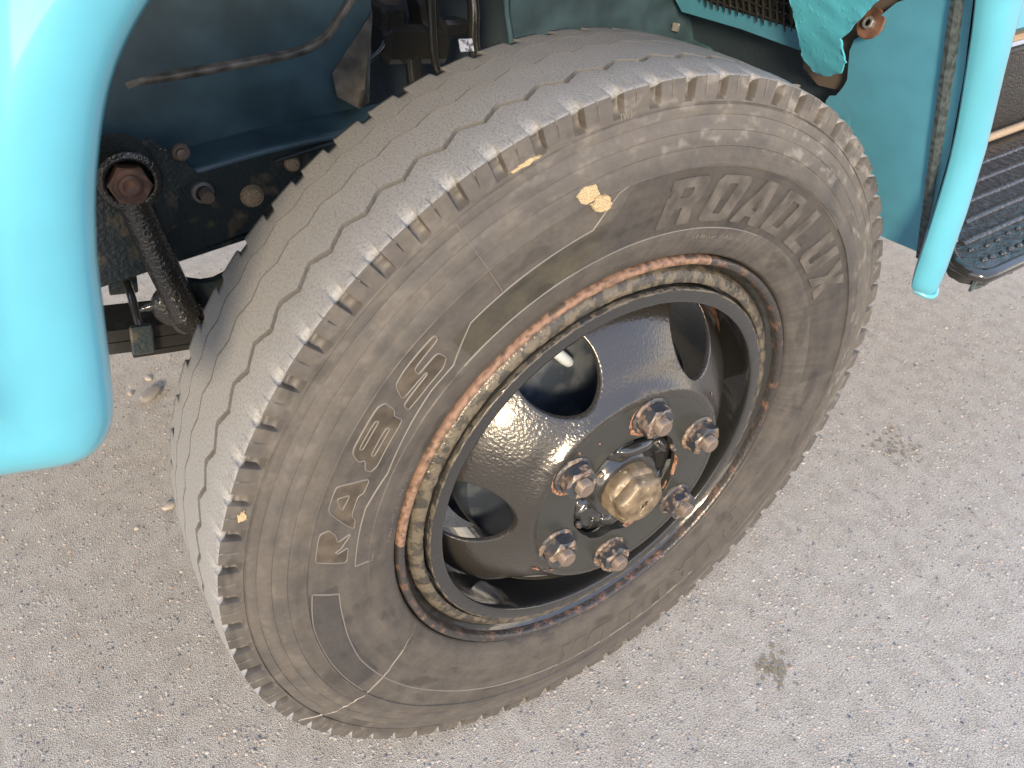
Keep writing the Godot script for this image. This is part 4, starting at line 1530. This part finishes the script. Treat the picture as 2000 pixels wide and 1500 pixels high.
func build_underside() -> void:
	# inner wall of the wheel arch: an upper panel raised over a pressed step, and the lower band
	plate([-1.2, 0.26, -1.2, 1.05, -0.047, 1.05, -0.047, 0.420, -0.060, 0.366, -0.076, 0.320, -0.078, 0.29], -0.470, 0.004, M.liner, "inner_fender", "dark blue painted inner wall of the wheel arch")
	var st := start()
	var rim := smooth_path(V3([-0.345, 0.384, 0, -0.326, 0.3865, 0, -0.259, 0.387, 0, -0.187, 0.3875, 0, -0.150, 0.389, 0, -0.126, 0.394, 0, -0.108, 0.402, 0, -0.094, 0.416, 0, -0.078, 0.432, 0, -0.04, 0.475, 0, 0.02, 0.55, 0]), 60)
	var rows := [PackedVector3Array(), PackedVector3Array(), PackedVector3Array(), PackedVector3Array(), PackedVector3Array()]
	for i in rim.size():
		var d := (rim[mini(i + 1, 59)] - rim[maxi(i - 1, 0)]).normalized()
		var nr := Vector3(-d.y, d.x, 0)
		var fade := smoothstep(0.0, 8.0, i)
		for k in 5:
			rows[k].append(rim[i] + nr * [-0.0065, -0.0045, -0.001, 0.0025, 0.005][k] * lerpf(0.6, 1.0, fade) + Vector3(0, 0, -0.470 + [0.0005, 0.003, 0.0055, 0.004, 0.0005][k] * fade))
	grid(st, rows, [1, 1, 1, 1])
	part("pressed_ridge", done(st), M.gusset, truck)
	# gusset pressed out of the wall: two long faces meeting in a ridge, and a foot
	st = start()
	var ga := Vector3(-0.047, 0.421, -0.468)
	var gl := Vector3(-0.110, 0.357, -0.468)
	var gb := Vector3(-0.111, 0.331, -0.458)
	var gf := Vector3(-0.090, 0.318, -0.438)
	var gr := Vector3(-0.074, 0.321, -0.446)
	var gu := Vector3(-0.058, 0.365, -0.466)
	var gm := Vector3(-0.083, 0.343, -0.434)
	var faces := [[ga, gl, gm], [gl, gb, gm], [ga, gm, gu], [gm, gr, gu], [gb, gf, gm], [gf, gr, gm]]
	for f in faces.size():
		var a: Vector3 = faces[f][0]
		var b: Vector3 = faces[f][1]
		var c: Vector3 = faces[f][2]
		for i in 6:
			for k in 6 - i:
				var p := func(x: float, y: float) -> Vector3:
					var u := x / 6.0
					var v := y / 6.0
					var q := a * (1.0 - u - v) + b * u + c * v
					return q + Vector3(0, 0, 0.0014 * wob.get_noise_2d(q.x * 70.0, q.y * 70.0))
				st.set_smooth_group(1 if f < 2 else (2 if f < 4 else 3))
				st.add_vertex(p.call(i, k))
				st.add_vertex(p.call(i + 1, k))
				st.add_vertex(p.call(i, k + 1))
				if k < 5 - i:
					st.add_vertex(p.call(i + 1, k))
					st.add_vertex(p.call(i + 1, k + 1))
					st.add_vertex(p.call(i, k + 1))
	part("pressed_gusset", done(st), M.gusset, truck)
	# what lies behind the wall: engine side and steering
	plate([-0.30, 0.10, -0.30, 1.0, 1.2, 1.0, 1.2, 0.10], -0.640, 0.004, M.well, "engine_bay_wall")
	plate([0.155, 0.30, 0.148, 0.36, 0.150, 0.60, 0.16, 1.0, 1.0, 1.0, 1.0, 0.30], -0.462, 0.004, M.liner_grey if M.has("liner_grey") else M.liner, "cab_front_panel", "grey green lower panel of the cab behind the tyre")
	st = start()
	var pipe := smooth_path(V3([0.150, 1.0, -0.456, 0.142, 0.60, -0.456, 0.138, 0.42, -0.456, 0.146, 0.36, -0.456, 0.158, 0.30, -0.458]), 30)
	tube(st, pipe, [0.004], 8)
	part("panel_edge_bead", done(st), M.liner, truck)
	plate([-0.045, 0.385, -0.045, 0.50, 0.045, 0.50, 0.045, 0.408, 0.0, 0.388], -0.560, 0.010, mat("brown_cover", lin(0.10, 0.075, 0.07), 0.5), "engine_cover")
	st = start()
	block(st, Transform3D(Basis(Vector3(0, 0, 1), -0.15), Vector3(0.03, 0.36, -0.53)), Vector3(0.10, 0.05, 0.06), 0.008)
	block(st, Transform3D(Basis(Vector3(0, 0, 1), -0.15), Vector3(0.00, 0.395, -0.53)), Vector3(0.035, 0.035, 0.05), 0.006)
	block(st, Transform3D(Basis(Vector3(0, 0, 1), 0.1), Vector3(0.055, 0.385, -0.53)), Vector3(0.03, 0.07, 0.05), 0.006)
	part("steering_box", done(st), M.enamel, truck)
	st = start()
	block(st, Transform3D(Basis(Vector3(0, 0, 1), -0.2) * Basis(Vector3(0, 1, 0), 0.4), Vector3(0.085, 0.372, -0.52)), Vector3(0.055, 0.022, 0.03), 0.005)
	part("steering_arm", done(st), M.enamel, truck)
	st = start()
	tube(st, V3([0.018, 0.30, -0.50, 0.020, 0.345, -0.505]), [0.012], 14)
	part("steering_rod", done(st), M.enamel, truck)
	st = start()
	tube(st, smooth_path(V3([0.125, 0.30, -0.50, 0.118, 0.345, -0.51, 0.124, 0.40, -0.52, 0.12, 0.46, -0.54]), 20), [0.009], 12)
	part("engine_pipe", done(st), M.enamel, truck)
	st = start()
	tube(st, smooth_path(V3([-0.075, 0.29, -0.50, -0.060, 0.34, -0.505, -0.02, 0.365, -0.51, 0.0, 0.40, -0.53]), 20), [0.004], 8)
	part("brake_hose", done(st), M.enamel, truck)
	st = start()
	tube(st, smooth_path(V3([0.060, 0.30, -0.49, 0.048, 0.34, -0.495, 0.05, 0.42, -0.50, 0.055, 0.50, -0.51]), 20), [0.006], 10)
	part("brake_hose", done(st), M.enamel, truck)
	st = start()
	block(st, Transform3D(Basis(Vector3(0, 0, 1), -0.12) * Basis(Vector3(1, 0, 0), -0.5), Vector3(0.100, 0.350, -0.500)), Vector3(0.022, 0.017, 0.003), 0.0008)
	part("old_label_plate", done(st), M.sticker, truck)
	st = start()
	ball(st, Vector3(0.26, 0.452, -0.452), Vector3(0.012, 0.012, 0.006))
	part("pale_plug", done(st), M.plastic, truck)

	# engine, cab floor and the far half of the truck
	st = start()
	block(st, Transform3D(Basis(), Vector3(0.35, 0.62, -1.02)), Vector3(3.0, 0.95, 0.74), 0.03)
	part("engine_and_cab", done(st), M.well, truck)
	st = start()
	block(st, Transform3D(Basis(), Vector3(0.45, 0.68, -1.60)), Vector3(3.0, 0.80, 0.40), 0.04)
	part("far_side_body", done(st), M.teal_panel, truck)
	# frame side rail: a channel with flanges
	plate([-1.3, 0.20, -0.60, 0.166, -0.434, 0.185, -0.268, 0.204, -0.10, 0.216, 0.10, 0.22, 1.3, 0.22, 1.3, 0.301, -0.14, 0.301, -0.221, 0.3015, -0.296, 0.297, -0.60, 0.285, -1.3, 0.28], -0.420, 0.006, M.frame, "frame_rail", "black frame rail with rivets")
	st = start()
	rows = []
	for k in 4:
		rows.append(PackedVector3Array())
	var topy := [[-1.3, 0.283], [-0.60, 0.288], [-0.296, 0.300], [-0.221, 0.3045], [-0.14, 0.304], [0.3, 0.304], [1.3, 0.304]]
	for p in topy:
		rows[0].append(Vector3(p[0], p[1] - 0.008, -0.4185))
		rows[1].append(Vector3(p[0], p[1] - 0.002, -0.4195))
		rows[2].append(Vector3(p[0], p[1], -0.424))
		rows[3].append(Vector3(p[0], p[1] + 0.004, -0.4695))
	grid(st, rows, [1, 1, 1])
	part("frame_flange", done(st), M.liner, truck)
	st = start()
	block(st, Transform3D(Basis(Vector3(0, 0, 1), 0.06), Vector3(-0.42, 0.185, -0.50)), Vector3(0.5, 0.006, 0.15), 0.001)
	part("frame_flange", done(st), M.frame, truck)
	# long blister of thick paint near the top of the rail
	st = start()
	tube(st, smooth_path(V3([-0.215, 0.286, -0.419, -0.18, 0.290, -0.417, -0.14, 0.292, -0.417, -0.08, 0.292, -0.419]), 20), [0.002, 0.004, 0.005, 0.005], 8, 0.6)
	part("paint_run", done(st), M.frame, truck)
	# bracket plate riveted on the rail in front
	plate([-0.601, 0.20, -0.60, 0.345, -0.345, 0.345, -0.318, 0.318, -0.305, 0.294, -0.330, 0.286, -0.345, 0.25, -0.375, 0.215, -0.43, 0.200, -0.60, 0.18], -0.404, 0.012, M.frame, "shock_absorber_bracket")
	# rivets and bolts of the rail
	for r in [[-0.250, 0.249, 0.0115, "frame_rivet"], [-0.194, 0.277, 0.008, "frame_rivet"]]:
		st = start()
		turned(st, Vector3(r[0], r[1], -0.420), [[r[2] * 1.25, 0.0], [r[2] * 1.2, 0.002], [r[2] * 1.05, 0.001], [r[2], 0.0035], [r[2] * 0.9, 0.0048], [r[2] * 0.5, 0.0056], [0.0, 0.006]], 28)
		part(r[3], done(st), M.rivet if M.has("rivet") else M.tan, truck)
	st = start()
	turned(st, Vector3(-0.305, 0.268, -0.420), [[0.0130, 0.0], [0.0130, 0.0025], [0.0120, 0.0036], [0.009, 0.0036]], 32)
	part("bolt_washer", done(st), M.steel, truck)
	st = start()
	turned(st, Vector3(-0.303, 0.267, -0.417), [[0.0082, 0.0], [0.0082, 0.012], [0.0072, 0.014], [0.0, 0.014]], 28)
	part("frame_bolt", done(st), M.stud, truck)
	st = start()
	turned(st, Vector3(-0.319, 0.327, -0.404), [[0.010, 0.0], [0.010, 0.004], [0.008, 0.006], [0.006, 0.006], [0.0055, 0.010], [0.0, 0.011]], 24)
	part("frame_bolt", done(st), M.tan_dark if M.has("tan_dark") else M.stud, truck)

	# shock absorber link: eye and nut at the top, bar, ball joint at the foot
	var top := Vector3(-0.382, 0.327, -0.360)
	var low := Vector3(-0.372, 0.158, -0.352)
	st = start()
	turned(st, top, [[0.030, -0.05], [0.0335, -0.045], [0.0335, 0.002], [0.031, 0.007], [0.026, 0.009], [0.0235, 0.008], [0.0235, 0.004]], 40, 0.03)
	part("link_eye", done(st), M.enamel_rough, truck)
	st = start()
	hexagon(st, Transform3D(Basis(Vector3(0, 0, 1), 0.3), top + Vector3(-0.001, -0.002, 0.002)), 0.038, 0.013, 0.0125, 0.003)
	turned(st, top + Vector3(-0.001, -0.002, 0.012), [[0.0118, 0.0], [0.0118, 0.003], [0.0085, 0.0038], [0.0045, 0.0015], [0.0, 0.0015]], 28)
	part("link_nut", done(st), M.rust_dark if M.has("rust_dark") else M.rust, truck, true, "rusty hexagon nut on the shock absorber link")
	st = start()
	var bar := smooth_path(V3([-0.384, 0.312, -0.366, -0.381, 0.27, -0.366, -0.377, 0.22, -0.362, -0.372, 0.175, -0.356, -0.370, 0.155, -0.353]), 30)
	tube(st, bar, [0.0175], 18)
	part("link_bar", done(st), M.enamel_rough, truck)
	st = start()
	ball(st, low + Vector3(-0.006, 0.006, -0.018), Vector3(0.026, 0.028, 0.018))
	part("link_joint", done(st), M.enamel_rough, truck)
	st = start()
	turned(st, low + Vector3(0.004, -0.006, 0.0), [[0.022, -0.03], [0.0215, 0.0], [0.018, 0.004], [0.010, 0.005], [0.009, 0.012], [0.0, 0.013]], 24, 0.12)
	part("joint_nut", done(st), M.enamel_rough, truck)
	st = start()
	tube(st, V3([-0.392, 0.172, -0.37, -0.408, 0.171, -0.37, -0.410, 0.171, -0.37, -0.416, 0.171, -0.37]), [0.0055, 0.0055, 0.004, 0.0035], 10)
	part("grease_fitting", done(st), M.enamel, truck)
	# axle plate seen between the joint and the tyre, with a rounded cut-out
	plate([-0.368, 0.196, -0.352, 0.186, -0.340, 0.180, -0.326, 0.178, -0.312, 0.181, -0.298, 0.190, -0.27, 0.215, -0.20, 0.215, -0.10, 0.18, -0.10, 0.02, -0.37, 0.10], -0.372, 0.012, M.frame, "axle_bracket")
	st = start()
	block(st, Transform3D(Basis(), Vector3(0.0, 0.02, -0.52)), Vector3(0.09, 0.08, 0.62), 0.01)
	part("front_axle", done(st), M.frame, truck)

	# leaf spring of five leaves and its clamp
	for k in 5:
		st = start()
		var row := [PackedVector3Array(), PackedVector3Array(), PackedVector3Array(), PackedVector3Array()]
		var reach: float = [0.80, 0.80, 0.62, 0.52, 0.44][k]
		for i in 25:
			var x := lerpf(-reach, reach, i / 24.0)
			var y := 0.088 + 0.40 * x * x * 0.62 - k * 0.0085 + 0.006
			row[0].append(Vector3(x, y, -0.385 - (0.001 if k % 2 else 0.0)))
			row[1].append(Vector3(x, y - 0.0078, -0.385 - (0.001 if k % 2 else 0.0)))
			row[2].append(Vector3(x, y - 0.0078, -0.448))
			row[3].append(Vector3(x, y, -0.448))
		grid(st, [row[3], row[0], row[1], row[2], row[3]], [1, 2, 3, 4])
		part("spring_leaf", done(st), M.enamel, truck)
	st = start()
	block(st, Transform3D(Basis(Vector3(0, 0, 1), -0.2), Vector3(-0.424, 0.128, -0.376)), Vector3(0.025, 0.038, 0.010), 0.002)
	part("spring_clamp", done(st), M.frame, truck)
	st = start()
	block(st, Transform3D(Basis(Vector3(0, 0, 1), -0.2), Vector3(-0.420, 0.172, -0.44)), Vector3(0.032, 0.030, 0.006), 0.001)
	part("spring_clamp", done(st), M.frame, truck)
	st = start()
	tube(st, V3([-0.422, 0.142, -0.380, -0.418, 0.168, -0.40, -0.416, 0.178, -0.425]), [0.005], 10)
	part("spring_clamp_bolt", done(st), M.enamel, truck)


# ---------------------------------------------------------------- running board and cab sill at the right
func build_running_board() -> void:
	var st := start()
	# top with rounded front corner; outline in (x, z)
	var outline := V2([0.668, 0.036, 0.650, 0.028, 0.640, 0.012, 0.642, -0.006, 0.66, -0.028, 0.70, -0.055, 1.02, -0.245, 2.0, -0.245, 2.0, 0.036])
	sheet(st, outline, func(u: float, v: float, h: float) -> Vector3: return Vector3(u, h + 0.0012 * wob.get_noise_2d(u * 40.0, v * 40.0), v), 0.085, 0.055, 0.03, 0.01)
	part("running_board", done(st), M.board, truck, true, "glossy black ribbed running board behind the wheel")
	for k in 5:
		st = start()
		var z := -0.030 - k * 0.040
		var x0 := 0.69 + k * 0.065
		var p := PackedVector3Array()
		for i in 40:
			p.append(Vector3(lerpf(x0, 1.98, i / 39.0), 0.0855 + 0.0008 * wob.get_noise_2d(i * 0.8, k), z + 0.001 * wob.get_noise_2d(i * 0.6, k + 9.0)))
		tube(st, p, [0.0065], 10, 0.6)
		part("board_rib", done(st), M.board, truck)
	for k in 13:
		st = start()
		ball(st, Vector3(0.672 + k * 0.022 + rng.randf_range(-0.003, 0.003), 0.0855, 0.018 + rng.randf_range(-0.002, 0.002)), Vector3(0.006, 0.0035, 0.005))
		part("board_stud", done(st), M.board, truck)
	for k in 6:
		st = start()
		ball(st, Vector3(0.69 + k * 0.03 + rng.randf_range(-0.006, 0.006), 0.0855, -0.008 + rng.randf_range(-0.004, 0.004)), Vector3(0.005, 0.003, 0.004))
		part("board_stud", done(st), M.board, truck)
	# edge rail of the board
	st = start()
	tube(st, smooth_path(V3([0.70, 0.078, -0.050, 0.655, 0.077, -0.020, 0.640, 0.076, 0.012, 0.652, 0.076, 0.032, 0.70, 0.076, 0.040, 1.2, 0.076, 0.040, 1.98, 0.076, 0.040]), 60), [0.010], 12)
	part("board_edge", done(st), M.enamel, truck)
	# torn rubber hanging under it
	st = start()
	var rag := PackedVector2Array()
	for i in 24:
		rag.append(Vector2(0.645 + i * 0.02, 0.048 + rng.randf_range(-0.006, 0.003)))
	rag.append(Vector2(1.12, 0.070))
	rag.append(Vector2(0.645, 0.070))
	sheet(st, rag, func(u: float, v: float, h: float) -> Vector3: return Vector3(u, v, h + 0.003 * wob.get_noise_2d(u * 30.0, v * 30.0)), 0.030, 0.026, 0.01, 0.01)
	part("board_skirt", done(st), M.seam, truck)
	# step riser and cab sill
	st = start()
	block(st, Transform3D(Basis(), Vector3(1.50, 0.165, -0.262)), Vector3(1.1, 0.17, 0.02), 0.004)
	part("step_riser", done(st), M.enamel_rough, truck)
	st = start()
	tube(st, V3([0.96, 0.096, -0.236, 1.3, 0.096, -0.238, 1.98, 0.096, -0.238]), [0.008], 10)
	part("step_trim", done(st), M.tan, truck)
	for k in 3:
		st = start()
		block(st, Transform3D(Basis(), Vector3(1.50, 0.262 + k * 0.022, -0.244 + k * 0.004)), Vector3(1.12, 0.012, 0.022), 0.003)
		part("step_slat", done(st), [M.enamel, M.tan, M.enamel][k], truck)
	st = start()
	block(st, Transform3D(Basis(Vector3(0, 0, 1), 0.30), Vector3(0.955, 0.185, -0.235)), Vector3(0.022, 0.17, 0.008), 0.002)
	part("step_bracket", done(st), M.tan, truck)
	st = start()
	hexagon(st, Transform3D(Basis(), Vector3(0.975, 0.225, -0.230)), 0.016, 0.008, 0.004, 0.001)
	part("step_bolt", done(st), M.steel, truck)
	st = start()
	block(st, Transform3D(Basis(), Vector3(1.35, 0.52, -0.22)), Vector3(1.5, 0.42, 0.05), 0.01)
	part("cab_sill", done(st), M.teal, truck)
